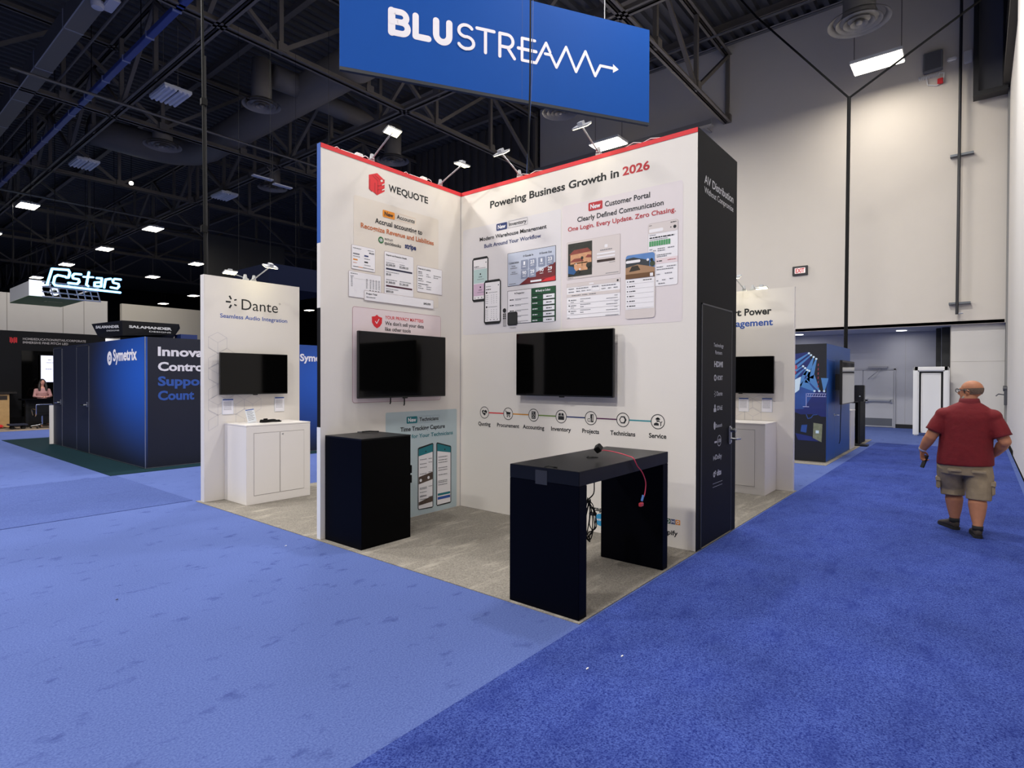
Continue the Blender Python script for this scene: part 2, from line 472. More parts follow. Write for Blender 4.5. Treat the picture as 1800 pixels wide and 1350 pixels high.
# ================================================================== ROOF
def bar(mb, a, c, wd):
    a = Vector(a); c = Vector(c); d = (c - a); L = d.length; d.normalize()
    q = d.to_track_quat('Z', 'Y').to_matrix().to_4x4(); q.translation = a
    mb.box((-wd / 2, -wd / 2, 0), (wd / 2, wd / 2, L), mx=q)
def truss(name, label, p, q, n, zb=11.36, zt=13.9, wd=0.2):
    """a flat roof truss from p to q (x, y), n panels"""
    t = thing(name, label, 'roof truss', (p[0], p[1], zb))
    d = Vector((q[0] - p[0], q[1] - p[1], 0)); L = d.length; e = d.normalized(); s = Vector((-e.y, e.x, 0))
    for nm, z in (('bottom_chord', 0), ('top_chord', zt - zb)):
        c = MB().m(STEEL)
        for k in (-1, 1):
            o = s * (0.04 * k); o2 = s * (0.15 * k)
            c.prism([o + Vector((0, 0, z)), o2 + Vector((0, 0, z)), o2 + Vector((0, 0, z + 0.03)), o + Vector((0, 0, z + 0.03))], d)
            c.prism([o + Vector((0, 0, z)), o * 1.6 + Vector((0, 0, z)), o * 1.6 + Vector((0, 0, z + 0.18)), o + Vector((0, 0, z + 0.18))], d)
        c.done(nm, t)
    c = MB().m(STEEL)
    for i in range(n + 1):
        a = e * (L * i / n)
        bar(c, a + Vector((0, 0, 0.02)), a + Vector((0, 0, zt - zb)), 0.13)
        c.box(tuple(a - Vector((0.14, 0.14, -0.05))), tuple(a + Vector((0.14, 0.14, 0.3))))
        if i < n:
            b2 = e * (L * (i + 1) / n)
            if i % 2: bar(c, b2 + Vector((0, 0, 0.1)), a + Vector((0, 0, zt - zb)), 0.12)
            else: bar(c, a + Vector((0, 0, 0.1)), b2 + Vector((0, 0, zt - zb)), 0.12)
    c.done('web_lattice', t)
    return t
truss('roof_truss', 'dark steel roof truss ending against the tall beige wall right of the blue sign', (-6, 7.4), (21.95, 7.4), 9)
truss('roof_truss', 'dark steel roof truss crossing just left of the blue hanging sign', (-10, 16.2), (21.6, 16.2), 10)
truss('roof_truss', 'dark steel roof truss behind the two switched-off tube lights', (-10, 24.9), (34, 24.9), 14)
truss('roof_truss', 'dark steel truss before the leftmost lit hall light', (-10, 33.7), (50, 33.7), 18)
truss('roof_truss', 'dark steel roof truss just above the lit hall lights on the left', (-10, 42.4), (60, 42.4), 20)
truss('roof_truss', 'faint far roof truss between lit hall lights and glowing letters', (-10, 52), (60, 52), 20)
truss('roof_truss', 'faintest, farthest roof truss low over the distant hall lights', (-10, 63), (60, 63), 20)
truss('roof_girder', 'steel girder running lengthwise beside the blue tray, carrying the cross trusses', (7.2, -8), (7.2, 88), 30)
truss('roof_girder', 'steel girder running lengthwise above the blue hanging sign', (13.7, -8), (13.7, 88), 30)
truss('roof_girder', 'steel girder running lengthwise over the black curtain hoist on the left', (1.2, 10), (1.2, 88), 26)
# roof joists right under the deck
for i, x in enumerate((3.9, 10.4, 17.0, 20.6)):
    o = MB().m(STEEL).box((x, -10, 14.1), (x + 0.2, 90, 14.14)).box((x + 0.08, -10, 14.14), (x + 0.12, 90, 14.4)).done('roof_joist')
    tag(o, ('thin roof joist above the big rectangular duct', 'roof joist between the blue tray and the round duct', 'roof joist over the round duct', 'roof joist beside the top of the beige wall')[i], 'roof joist')
o = MB().m(STEEL)
o.box((21.3, 0.5, 11.25), (21.55, 16.0, 11.29)).box((21.41, 0.5, 11.29), (21.45, 7.3, 11.5)).box((21.41, 7.5, 11.29), (21.45, 16.0, 11.5))
o = MB().m(mat('girt_grey', '#8d8a86', 0.6)).box((21.2, 7.75, 11.2), (21.45, 16.0, 11.23)).box((21.2, 7.75, 11.23), (21.23, 16.0, 11.38)).box((21.45, 8.0, 11.2), (21.999, 8.1, 11.23)).box((21.45, 12.0, 11.2), (21.999, 12.1, 11.23)).done('steel_girt')
tag(o, 'horizontal steel girt along the dim upper part of the beige wall', 'steel beam', kind='thing')

# rectangular air duct along the hall, upper left
t = thing('air_duct', 'long rectangular grey duct running along the ceiling at upper left', 'air duct', (4.5, 10, 11.36))
MB().m(DUCTM).box((0, 0, 0), (0.46, 55, 0.5)).done('duct_casing', t)
c = MB().m(mat('duct_flange', '#8d8f98', 0.5))
c.box((0.0, -0.01, -0.012), (0.03, 55, -0.002))
for k in range(1, 9): c.box((-0.012, k * 3.2, -0.012), (0.472, k * 3.2 + 0.05, 0.51))
c.done('duct_flange', t)
t = thing('wall_mounted_antenna', 'pale box with a round drum fixed under the rectangular ceiling duct', 'antenna box', (4.95, 17.35, 11.32))
MB().m(mat('pale_plastic', '#b9bac6', 0.5)).box((-0.12, -0.4, -0.1), (0.14, 0.3, -0.02), 0.02).done('housing', t)
MB().m(mat('pale_plastic', '#b9bac6', 0.5)).lathe([(0.01, -0.2), (0.13, -0.18), (0.15, -0.1), (0.15, -0.02)], (-0.22, 0.15, 0), 20).done('drum', t)
# blue cable tray
t = thing('cable_tray', 'long dark blue cable tray with pale clamps under the roof at upper left', 'cable tray', (6.2, 8, 11.36))
MB().m(mat('blue_tray_paint', '#3c4f92', 0.5)).box((-0.09, 0, 0), (0.09, 62, 0.14), 0.01).done('tray', t)
for k in range(30): MB().m(mat('tray_clamp', '#8a93b5', 0.5)).box((-0.11, 0.8 + k * 1.9, -0.02), (0.11, 0.86 + k * 1.9, 0.16)).done('clamp', t)
for k in range(12): MB().m(CABLE).tube([(0, 1.8 + k * 4.6, 0.14), (0, 1.8 + k * 4.6, 2.7)], 0.012, 5).done('hanger_rod', t)
# pipes
o = MB().m(STEEL).tube([(5.5, 10, 11.9), (5.5, 75, 11.9)], 0.04, 6).done('sprinkler_pipe'); tag(o, 'thin dark sprinkler pipe between the rectangular duct and the blue tray', 'pipe')
o = MB().m(mat('grey_pipe', '#6f6c68', 0.5, 0.5)).tube([(4, 23.2, 11.25), (30, 23.2, 11.25)], 0.05, 6).done('sprinkler_pipe'); tag(o, 'grey sprinkler pipe running crosswise above the round ceiling diffusers', 'pipe')
o = MB().m(mat('grey_pipe', '#6f6c68', 0.5, 0.5)).tube([(3, 37.5, 11.0), (34, 37.5, 11.0)], 0.06, 6).done('sprinkler_pipe'); tag(o, 'grey sprinkler pipe running crosswise near the leftmost lit hall light', 'pipe')
o = MB().m(mat('grey_pipe', '#6f6c68', 0.5, 0.5)).tube([(21.3, 0.5, 13.95), (21.3, 15, 13.95)], 0.05, 6).tube([(20.4, 0.5, 13.9), (20.4, 15, 13.9)], 0.05, 6).done('sprinkler_pipe'); tag(o, 'pair of pipes under the roof beside the top of the beige wall', 'pipe')
# big round duct
t = thing('round_duct', 'huge dark round duct sweeping across the ceiling left of the blue sign', 'air duct', (11.6, 10, 12.2))
MB().m(DUCTM).tube([(0, 4.0, 0), (0, 17.2, 0), (-0.2, 18.2, 0), (-0.8, 18.9, 0), (-1.8, 19.2, 0), (-4.0, 19.2, 0)], 0.62, 20).done('duct_run', t, True)
MB().m(DUCTM).tube([(-0.2, 9.0, 0), (-1.4, 9.0, -0.05)], [0.4, 0.4], 16).tube([(0.2, 9.4, 0), (3.6, 9.4, 0)], 0.34, 16).done('duct_branch', t, True)
# round diffusers
def diffuser(name, label, x, y, z, r, drop, material, group='round ceiling diffusers'):
    t = thing(name, label, 'air diffuser', (x, y, z), 0, group)
    MB().m(material).lathe([(r * 0.52, drop), (r * 0.52, 0.25), (r * 0.62, 0.08), (r * 0.62, 0.04)], (0, 0, 0), 24).done('drop_duct', t, True)
    for k, (ra, rb, za, zb) in enumerate(((1.0, 0.82, -0.02, 0.07), (0.74, 0.58, -0.03, 0.06), (0.5, 0.36, -0.05, 0.04), (0.28, 0.12, -0.07, 0.02))):
        c = MB().m(material)
        c.skin([c.ring((0, 0, za), Vector((r * ra, 0, 0)), Vector((0, r * ra, 0)), 32), c.ring((0, 0, zb), Vector((r * rb, 0, 0)), Vector((0, r * rb, 0)), 32),
                c.ring((0, 0, zb + 0.02), Vector((r * rb, 0, 0)), Vector((0, r * rb, 0)), 32), c.ring((0, 0, za + 0.02), Vector((r * ra, 0, 0)), Vector((0, r * ra, 0)), 32)], False)
        c.done('cone_ring', t, True)
    c = MB().m(material).lathe([(r * 0.1, -0.06), (r * 0.1, 0.04)], (0, 0, 0), 16); c.done('hub', t, True)
    return t
DIFM = mat('diffuser_metal', '#8a8580', 0.5)
DIFL = mat('diffuser_grey', '#8a8784', 0.5)
diffuser('ceiling_diffuser', 'round ceiling diffuser on a drop duct between the tube light and the blue sign', 9.82, 19.0, 11.0, 0.62, 1.5, DIFM)
diffuser('ceiling_diffuser', 'dim round ceiling diffuser on the bend of the big round duct', 9.04, 25.4, 11.0, 0.68, 1.1, DIFM)
diffuser('ceiling_diffuser', 'round ceiling diffuser behind the lamp over the red and white wall', 15.79, 19.4, 11.0, 0.68, 1.4, DIFM)
diffuser('ceiling_diffuser', 'round ceiling diffuser just under the bottom edge of the blue sign', 16.6, 11.37, 11.0, 0.62, 2.6, DIFM)
diffuser('ceiling_diffuser', 'large round ceiling diffuser above the lit tube light by the beige wall', 17.25, 2.46, 11.0, 0.72, 2.6, DIFL)
diffuser('ceiling_diffuser', 'faint round ceiling diffuser beside the unlit tube light left of the white wall', 14.4, 26.8, 11.0, 0.68, 1.4, DIFM)

# ---- hall lights
def hall_light(label, x, y, lit, z=LAMP_Z, power=0.0, group=None):
    t = thing('hall_light', label, 'hall light', (x, y, z), 0, group)
    MB().m(WHITE_LAC).box((-0.42, -0.66, 0.02), (0.42, 0.66, 0.12), 0.01).box((-0.12, -0.5, 0.12), (0.12, 0.5, 0.2)).done('housing', t)
    for k in (-1, 1):
        if lit:
            MB().m(LIT).box((0.015 * k, -0.63, 0.0), (0.4 * k, 0.63, 0.025)).done('lens', t)
    if not lit:
        for j in range(6): MB().m(TUBE_OFF).tube([(-0.35 + j * 0.14, -0.62, 0.0), (-0.35 + j * 0.14, 0.62, 0.0)], 0.045, 8).done('tube', t)
    MB().m(CABLE).box((-0.008, -0.64, 0.0), (0.008, 0.64, 0.03)).done('centre_rib', t)
    for k in (-1, 1): MB().m(STEEL).tube([(0, 0.6 * k, 0.12), (0, 0.6 * k, 14.62 - z)], 0.012, 5).done('hanger_rod', t)
    if power: area_lamp('hall_lamp', (0, 0, -0.03), power, 0.8, 1.25, (1, 0.945, 0.87), parent=t)
    return t
hall_light('bright double tube light hanging before the tall beige wall', 20.2, 2.4, True, 11.15, HALL_W * 0.13)
hall_light('bright double tube light seen just over the red-topped wall, behind a grey lamp arm', 20.2, 11.5, True, 11.05, HALL_W * 0.55)
for (x, y, lb) in ((7.7, 40.5, 'largest of the far lit hall lights, at the foot of a slanting steel brace'),
                   (13.85, 40.5, 'far lit hall light hanging midway between the largest one and the black pole'),
                   (13.8, 49.6, 'far lit hall light hanging right above the glowing letters'),
                   (13.7, 58.9, 'far lit hall light touching the upper left of the glowing letters'),
                   (13.7, 68.8, 'far lit hall light just above the green-bottomed hanging sign frame'),
                   (7.7, 50.2, 'far lit hall light cut by the left edge of the photo'),
                   (20.4, 59.8, 'far lit hall light just right of the glowing letters'),
                   (20.35, 50.1, 'far lit hall light nearest above the left edge of the white panel with cubes'),
                   (28.0, 69.8, 'far lit hall light touching the left edge of the white panel with cubes'),
                   (28.6, 80.3, 'smallest far lit hall light low over the cream wall'),
                   (36, 63, 'upper of the small lit hall lights seen between the two white panels'),
                   (44, 72, 'lower of the small lit hall lights seen between the two white panels')):
    hall_light(lb, x, y, True, LAMP_Z, HALL_W * 0.4 if y < 60 else 0, 'lit far hall lights')
for (x, y, lb) in ((7.7, 20.95, 'switched-off tube light, the nearer and larger of the two under the long girder'), (7.76, 30.6, 'switched-off tube light, the farther of the two under the long girder'), (13.68, 30.3, 'switched-off tube light hanging beside the black pole above the cube-patterned panel')):
    hall_light(lb, x, y, False, LAMP_Z, 0, 'switched-off hall lights')
t = thing('spot_lamp', 'tiny bright round spot among the dark roof pipes', 'spot lamp', (9.94, 31.8, 11.1)); MB().m(LIT).ball((0, 0, 0), 0.09).done('bulb', t); MB().m(CABLE).tube([(0, 0, 0.08), (0, 0, 3.52)], 0.012, 5).done('stem', t)
t = thing('pale_wing_lamp', 'small pale winged fixture hanging left of the blue-edged wall', 'fixture', (13.0, 24.2, 10.4))
MB().m(TUBE_OFF).box((-0.9, -0.1, 0), (0.0, 0.12, 0.05)).box((0.05, -0.1, -0.12), (0.9, 0.12, -0.07)).done('wing', t)
MB().m(STEEL).tube([(0, 0, 0), (0, 0, 4.12)], 0.02, 6).tube([(-0.25, 0, 0.55), (0, 0, 0.35), (0.25, 0, 0.55)], 0.02, 6).done('stem', t)

# ---- things on and before the beige wall
t = thing('exit_sign', 'black-framed EXIT sign with red letters on the beige wall', 'exit sign', (21.99, 4.852, 5.53), -PI / 2)
MB().m(mat('sign_black', '#2a2a2b', 0.5)).box((-0.245, -0.06, -0.16), (0.245, 0.005, 0.16), 0.01).done('frame', t)
c = MB().m(mat('sign_white', '#e9d9d6', 0.5, emit=0.4)).rrect(-0.17, -0.095, 0.17, 0.095, 0.015, 52); c.m(RED).text('EXIT', -0.14, 0.14, -0.07, 0.14, 53, 0.03); c.done('sign_face', t)
t = thing('hanging_cable', 'black cable drop with a two-legged bridle in front of the beige wall', 'cable', (17.5, 2.71, 2.5))
MB().m(CABLE).tube([(0, 0.03, 0), (0, 0, 6.73)], 0.045, 8).done('drop', t)
MB().m(CABLE).tube([(0, 0, 6.7), (0, 2.37, 9.77), (0, 3.3, 11.2)], 0.028, 6).tube([(0, 0, 6.7), (0, -2.55, 8.1), (0, -3.2, 8.45)], 0.028, 6).done('bridle_leg', t)
t = thing('standpipe', 'black vertical pipe with two cross brackets on the beige wall', 'pipe', (21.8, 0.497, 3.69))
MB().m(mat('black_pipe', '#25262c', 0.4)).tube([(0, 0, 0), (0, -0.04, 10.5)], 0.04, 10).done('pipe', t)
MB().m(mat('bracket_grey', '#6a6e74', 0.4, 0.6)).box((0.02, -0.32, 0.31), (0.199, 0.2, 0.37)).done('bracket', t)
MB().m(mat('bracket_grey', '#6a6e74', 0.4, 0.6)).box((0.02, -0.36, 4.76), (0.199, 0.2, 4.82)).done('bracket', t)
MB().m(ALU).tube([(0, 0, 0.02), (0, -0.15, 0.03)], 0.02, 6).done('valve', t)
t = thing('wall_speaker', 'square grey speaker box high on the beige wall', 'speaker', (21.995, 1.14, 11.5), -PI / 2)
MB().m(mat('speaker_grey', '#6f7076', 0.7)).box((-0.24, -0.2, -0.3), (0.24, 0, 0.28), 0.02).done('box', t)
MB().m(mat('speaker_grille', '#5c5d63', 0.9, bump=0.5, nscale=200)).box((-0.2, -0.205, -0.26), (0.2, -0.2, 0.24)).done('grille', t)
t = thing('coiled_cable', 'curly white coiled cable with a red plug under the grey wall speaker', 'cable', (21.95, 1.25, 11.05))
MB().m(WHITE_LAC).tube([(0.03 * math.sin(k * 1.3) , 0.25 - k * 0.009, 0.05 + 0.06 * math.cos(k * 1.3)) for k in range(60)], 0.012, 5).tube([(0, -0.2, 0.1), (0, -0.38, 0.05), (0, -0.36, -0.2), (0, -0.2, -0.28), (0, 0.02, -0.2), (0, 0.05, 0)], 0.018, 6).done('cord', t)
MB().m(RED).box((-0.06, -0.36, -0.26), (0.03, -0.22, -0.1), 0.01).done('plug', t)
t = thing('emergency_light', 'beige emergency light box with a small side lamp high by the black wall frame', 'emergency light', (21.995, 0.3, 11.38), -PI / 2)
MB().m(WHITE_LAC).box((-0.1, -0.1, -0.18), (0.11, 0, 0.18), 0.02).done('box', t)
MB().m(mat('lamp_glass', '#f4f2ee', 0.2)).box((-0.5, -0.1, 0.0), (-0.26, 0.0, 0.12), 0.03).done('lamp', t)
t = thing('projector_cage', 'black steel frame hung on the corner of the beige wall at upper right', 'steel frame', (21.6, -0.19, 9.98))
BS = mat('black_steel', '#232326', 0.6)
MB().m(BS).box((-0.1, 0.24, 0.1), (0.3, 0.36, 4.3)).done('post', t)
MB().m(BS).box((-0.1, -0.42, 0.1), (0.3, -0.3, 4.3)).done('post', t)
MB().m(BS).box((-0.12, -0.42, 0), (0.3, 0.36, 0.12)).done('rail', t)
MB().m(mat('cage_grey', '#77777c', 0.8)).box((0.28, -0.3, 0.1), (0.33, 0.24, 4.3)).done('back_panel', t)
t = thing('partition_hardware', 'tall dark latch fitting where the white partition meets the wall corner', 'latch', (21.55, -0.61, 1.0))
MB().m(mat('latch_dark', '#5a5b60', 0.4, 0.5)).box((-0.06, -0.05, 0.0), (0.06, 0.02, 0.55), 0.01).lathe([(0.0, -0.05), (0.08, -0.04), (0.08, 0.04), (0.0, 0.05)], (0, 0, 0.48), 16, 'Y').done('plate', t)
MB().m(mat('latch_dark', '#5a5b60', 0.4, 0.5)).tube([(0, 0.02, 0.3), (0, 0.14, 0.32), (0, 0.2, 0.26)], 0.018, 6).done('lever', t)

# white framed panel standing before the recess
t = thing('framed_panel', 'white panel standing in a thick rounded white frame before the recess', 'framed panel', (21.7, 1.1, 0))
c = MB().m(WHITE_LAC)
c.box((-0.1, 0.3, 0), (0.1, 0.45, 2.12), 0.03).box((-0.1, -0.45, 0), (0.1, -0.3, 2.12), 0.03).box((-0.1, -0.44, 1.98), (0.1, 0.44, 2.12), 0.03); c.done('outer_frame', t)
MB().m(BEZEL).box((0.06, -0.31, 0.08), (0.09, 0.31, 2.0)).done('backing', t)
MB().m(WHITE_LAC).box((0.0, -0.21, 0.12), (0.05, 0.22, 1.9), 0.005).done('panel', t)
c = MB().m(mat('frame_white', '#f0eeec', 0.4)); c.box((-0.015, -0.24, 0.1), (0.045, -0.21, 1.92)).box((-0.015, 0.22, 0.1), (0.045, 0.25, 1.92)).box((-0.015, -0.24, 1.9), (0.045, 0.25, 1.93)).box((-0.015, -0.24, 0.09), (0.045, 0.25, 0.12)); c.done('panel_trim', t)
for i, (y0, y1, x, lb) in enumerate(((0.93, 1.06, 23.2, 'narrow black upright post in the recess, left of the thicker one'), (0.69, 0.9, 22.9, 'thick dark upright column in the recess beside the white wall'))):
    o = MB().m(mat('dark_post', '#2c2d2e', 0.6)).box((x, y0, 0), (x + 0.15, y1, 3.395), 0.01).done('recess_post'); tag(o, lb, 'post')
# ================================================================== CENTRAL EXHIBIT
def done(mb, name, t, **k): return mb.done(name, t, **k)
# ---- left display board (faces the viewer's left)
LB = thing('display_board', 'red-topped white display board, the left one, headed by a red cube logo', 'display board', (3.43, 5.393, 0))
MB().m(WHITE).box((0, 0, 0.008), (2.112, 0.058, 4.157)).done('panel', LB)
MB().m(RED).box((0, -0.004, 4.157), (2.112, 0.06, 4.204)).done('red_trim', LB)
tag(MB().m(mat('blue_edge', '#2456a8', 0.6)).box((-0.005, 0, 3.151), (-0.0005, 0.062, 4.204)).done('edge_strip', LB), 'blue upper edge strip')
tag(MB().m(WHITE).box((-0.005, 0, 2.465), (-0.0005, 0.062, 3.15)).done('edge_strip', LB), 'white middle edge strip')
tag(MB().m(BLACKWALL).box((-0.004, 0.004, 1.198), (-0.0005, 0.062, 2.464)).done('edge_strip', LB), 'black recessed edge strip')
tag(MB().m(WHITE_LAC).box((-0.006, 0, 0.008), (-0.0005, 0.064, 1.197)).done('edge_strip', LB), 'white lower edge strip')
MB().m(LGREY).box((2.1, -0.004, 0.008), (2.114, -0.0005, 4.15)).done('corner_profile', LB)
# cube logo + WEQUOTE
c = MB().m(RED)
c.pg([(0.614, 4.034), (0.732, 4.085), (0.838, 4.03), (0.838, 3.9), (0.733, 3.832), (0.614, 3.874)], 1)
c.m(DRED)
for u0, u1, z0, z1 in ((0.628, 0.69, 3.87, 3.985), (0.70, 0.735, 3.85, 3.96)):
    c.stroke([(u0, z1), (u0, z0), (u0 + 0.025, z0 - 0.012)], 0.012, 2)
c.stroke([(0.668, 4.04), (0.742, 4.0), (0.742, 3.85)], 0.009, 2).stroke([(0.70, 4.055), (0.775, 4.015), (0.838, 4.035)], 0.007, 2)
c.stroke([(0.742, 3.94), (0.83, 3.975)], 0.009, 2).stroke([(0.742, 3.895), (0.83, 3.93)], 0.009, 2)
c.m(WHITE).pg([(0.775, 4.012), (0.80, 4.03), (0.815, 4.012), (0.785, 3.995)], 3).pg([(0.80, 3.972), (0.842, 3.998), (0.842, 3.984), (0.80, 3.958)], 3).pg([(0.80, 3.912), (0.842, 3.938), (0.842, 3.924), (0.80, 3.898)], 3)
c.done('cube_logo', LB)
c = MB().m(INK)
u = 0.897
for ch, wd in zip('WEQUOTE', (0.118, 0.062, 0.098, 0.078, 0.096, 0.078, 0.06)):
    c.text(ch, u, u + wd, 3.92, 0.078, 1, 0.026); u += wd + 0.0055
c.done('heading_lettering', LB)
# accounts group
c = MB().m(PEACH).rrect(0.41, 2.62, 1.70, 3.76, 0.03, 1); c.done('tinted_backing', LB)
c = MB().m(ORANGE).rrect(0.809, 3.602, 0.986, 3.684, 0.012, 3).m(INK).text('New', 0.835, 0.963, 3.622, 0.045, 4, 0.03)
c.m(mat('pale_orange', '#e2c3a4', 0.7)).rframe(1.004, 3.607, 1.312, 3.69, 0.01, 0.003, 3).m(INK).text('Accounts', 1.018, 1.297, 3.625, 0.047, 3, 0.012); c.done('badge', LB)
c = MB().m(INK).text('Accrual accounting to', 0.70, 1.421, 3.508, 0.056, 3, 0.02); c.done('caption_lettering', LB); c = MB(); c.m(DORANGE).text('Recognize Revenue and Liabilities', 0.505, 1.615, 3.414, 0.054, 3, 0.018); c.done('caption_lettering', LB)
c = MB().m(GREEN).disc(0.785, 3.325, 0.039, 3).m(WINK).annulus(0.776, 3.325, 0.010, 0.015, 4).annulus(0.795, 3.325, 0.010, 0.015, 4).stroke([(0.79, 3.345), (0.79, 3.31)], 0.004, 4).stroke([(0.781, 3.34), (0.781, 3.302)], 0.004, 4)
c.m(INK).text('INTUIT', 0.84, 0.962, 3.338, 0.022, 3, 0.01).text('quickbooks', 0.836, 1.083, 3.287, 0.038, 3, 0.014); c.done('partner_logo', LB)
MB().m(NAVYINK).text('stripe', 1.142, 1.321, 3.298, 0.06, 3, 0.035).done('partner_logo', LB)
def rows(c, u0, u1, zs, h, seed=0, layer=4):
    for i, z in enumerate(zs): c.greek(u0, z, u1, h, layer, seed + i)
# five printed cards
c = MB(); c.card(0.38, 2.933, 0.702, 3.205, CARD, EDGE, 0.012, 0.004, 3)
c.m(GREYINK).greek(0.40, 3.165, 0.51, 0.008, 5, 1).greek(0.6, 3.168, 0.68, 0.006, 5, 2); c.m(INK).text('$90,000', 0.615, 0.685, 3.135, 0.016, 5, 0.02)
c.m(GREYINK).rect(0.40, 3.10, 0.485, 3.114, 5).greek(0.40, 3.075, 0.49, 0.007, 5, 3); c.m(NAVYINK).rect(0.55, 3.095, 0.605, 3.111, 5); c.m(GREYINK).greek(0.55, 3.066, 0.63, 0.008, 5, 4)
c.m(ORANGE).rect(0.40, 3.035, 0.46, 3.05, 5); c.m(DORANGE).greek(0.40, 3.005, 0.45, 0.006, 5); c.m(INK).rect(0.55, 3.025, 0.6, 3.04, 5); c.m(GREYINK).greek(0.55, 2.996, 0.635, 0.006, 5, 5)
c.m(INK).rect(0.40, 2.962, 0.47, 2.968, 5).m(ORANGE).rect(0.47, 2.962, 0.53, 2.968, 5).m(INK).rect(0.53, 2.962, 0.57, 2.968, 5).m(GREYINK).rect(0.57, 2.962, 0.68, 2.968, 5)
c.done('printed_card', LB)
c = MB(); c.card(0.341, 2.62, 0.787, 2.91, CARD, EDGE, 0.012, 0.004, 3)
c.m(GREYINK).greek(0.366, 2.88, 0.46, 0.008, 5).greek(0.366, 2.85, 0.41, 0.008, 5); c.m(LGREY).rect(0.366, 2.832, 0.77, 2.834, 5)
for j, u in enumerate((0.372, 0.575, 0.625, 0.665, 0.705, 0.745)):
    c.m(GREYINK); rows(c, u, u + 0.022, [2.838 - 0.014 * k for k in range(8)], 0.006, j * 9, 5)
c.m(INK); [c.rect(u, 2.716, u + 0.02, 2.723, 5) for u in (0.62, 0.66, 0.70, 0.74)]
c.done('printed_card', LB)
c = MB(); c.card(0.83, 2.64, 1.281, 3.21, CARD, EDGE, 0.02, 0.005, 3)
c.m(INK).text('Deposit and Retention Details', 0.857, 1.17, 3.160, 0.018, 5, 0.02); c.m(LGREY).rect(0.857, 3.11, 1.13, 3.112, 5)
c.m(GREYINK).greek(0.857, 3.075, 0.985, 0.007, 5, 1).greek(1.06, 3.078, 1.14, 0.007, 5, 2); c.m(INK).text('$2,000.00', 0.857, 0.991, 3.041, 0.024, 5, 0.015).text('$2,000.00', 1.059, 1.194, 3.041, 0.024, 5, 0.015)
c.m(mat('dark_navy_bar', '#23233c', 0.7)).rect(0.857, 2.997, 1.257, 3.017, 5); c.m(GREYINK).greek(0.857, 2.968, 1.05, 0.007, 5, 3); c.m(INK).text('$0.00', 0.857, 0.93, 2.93, 0.024, 5, 0.015)
c.m(GREYINK).greek(0.857, 2.875, 1.02, 0.008, 5, 4).greek(1.06, 2.876, 1.24, 0.008, 5, 5); c.m(INK).text('$1,800.00', 0.857, 0.991, 2.838, 0.024, 5, 0.015).text('$1,200.00', 1.059, 1.194, 2.838, 0.024, 5, 0.015)
c.m(mat('maroon_bar', '#45182b', 0.7)).rect(0.857, 2.797, 1.257, 2.817, 5); c.m(GREYINK).greek(0.857, 2.768, 1.04, 0.007, 5, 6); c.m(INK).text('$800.00', 0.857, 0.965, 2.73, 0.024, 5, 0.015)
c.done('printed_card', LB)
c = MB(); c.card(1.334, 2.792, 1.764, 3.122, CARD, EDGE, 0.012, 0.005, 3)
c.m(INK).text('Deposit & Liability', 1.355, 1.565, 3.076, 0.017, 5, 0.02)
for z, r in ((3.04, ((1.355, 1.42),)), (3.02, ((1.355, 1.42), (1.49, 1.53), (1.61, 1.74))), (2.995, ((1.355, 1.43), (1.49, 1.56), (1.61, 1.69))), (2.955, ((1.355, 1.42),)), (2.93, ((1.355, 1.44), (1.49, 1.57))), (2.892, ((1.355, 1.52),)), (2.865, ((1.355, 1.41), (1.49, 1.57))), (2.838, ((1.355, 1.44), (1.49, 1.57)))):
    for a, b_ in r: c.m(INK if z in (3.04, 2.955, 2.892) else GREYINK).greek(a, z, b_, 0.009, 5, int(z * 100))
c.done('printed_card', LB)
c = MB(); c.card(0.545, 2.60, 1.612, 2.716, CARD, EDGE, 0.015, 0.005, 6)
c.m(INK).text('Project Total', 0.575, 0.725, 2.672, 0.018, 8, 0.025); c.m(GREYINK).greek(0.575, 2.637, 0.70, 0.009, 8); c.m(INK).text('$40,000', 1.44, 1.558, 2.645, 0.024, 8, 0.025); c.done('printed_card', LB)
# privacy card
c = MB(); c.card(0.394, 1.442, 1.742, 2.52, PINKP, mat('rose_edge', '#9c5a66', 0.7), 0.03, 0.004, 1)
c.m(RED).pg([(0.654, 2.426), (0.70, 2.434), (0.727, 2.454), (0.755, 2.434), (0.802, 2.424), (0.798, 2.36), (0.77, 2.322), (0.727, 2.296), (0.685, 2.322), (0.658, 2.36)], 3)
c.m(WINK).stroke([(0.705, 2.375), (0.724, 2.352), (0.755, 2.402)], 0.009, 4)
c.m(RED).text('YOUR PRIVACY MATTERS', 0.845, 1.441, 2.416, 0.037, 3, 0.012); c.m(INK).text("We don't sell your data", 0.845, 1.45, 2.346, 0.042, 3, 0.015).text('like other tools', 0.845, 1.235, 2.278, 0.042, 3, 0.015)
c.done('privacy_card', LB)
# technicians card
c = MB().m(TEALP).rrect(0.856, 0.012, 2.04, 1.315, 0.02, 1)
c.m(TEAL).rrect(1.173, 1.167, 1.345, 1.251, 0.012, 3).m(WINK).text('New', 1.195, 1.325, 1.187, 0.048, 4, 0.03)
c.m(mat('pale_blue_grey', '#8fa3b0', 0.7)).rframe(1.364, 1.164, 1.718, 1.25, 0.01, 0.003, 3).m(INK).text('Technicians', 1.38, 1.703, 1.186, 0.045, 3, 0.018)
c.m(INK).text('Time Tracking Capture', 1.075, 1.818, 1.076, 0.05, 3, 0.02); c.m(TEAL).text('& App for Your Technicians', 1.015, 1.964, 0.983, 0.046, 3, 0.014)
c.done('tinted_backing', LB)
c = MB(); c.m(INK).pg([(1.354, 0.10), (1.354, 0.845), (1.375, 0.86), (1.60, 0.897), (1.616, 0.885), (1.616, 0.085), (1.60, 0.07), (1.37, 0.08)], 3)
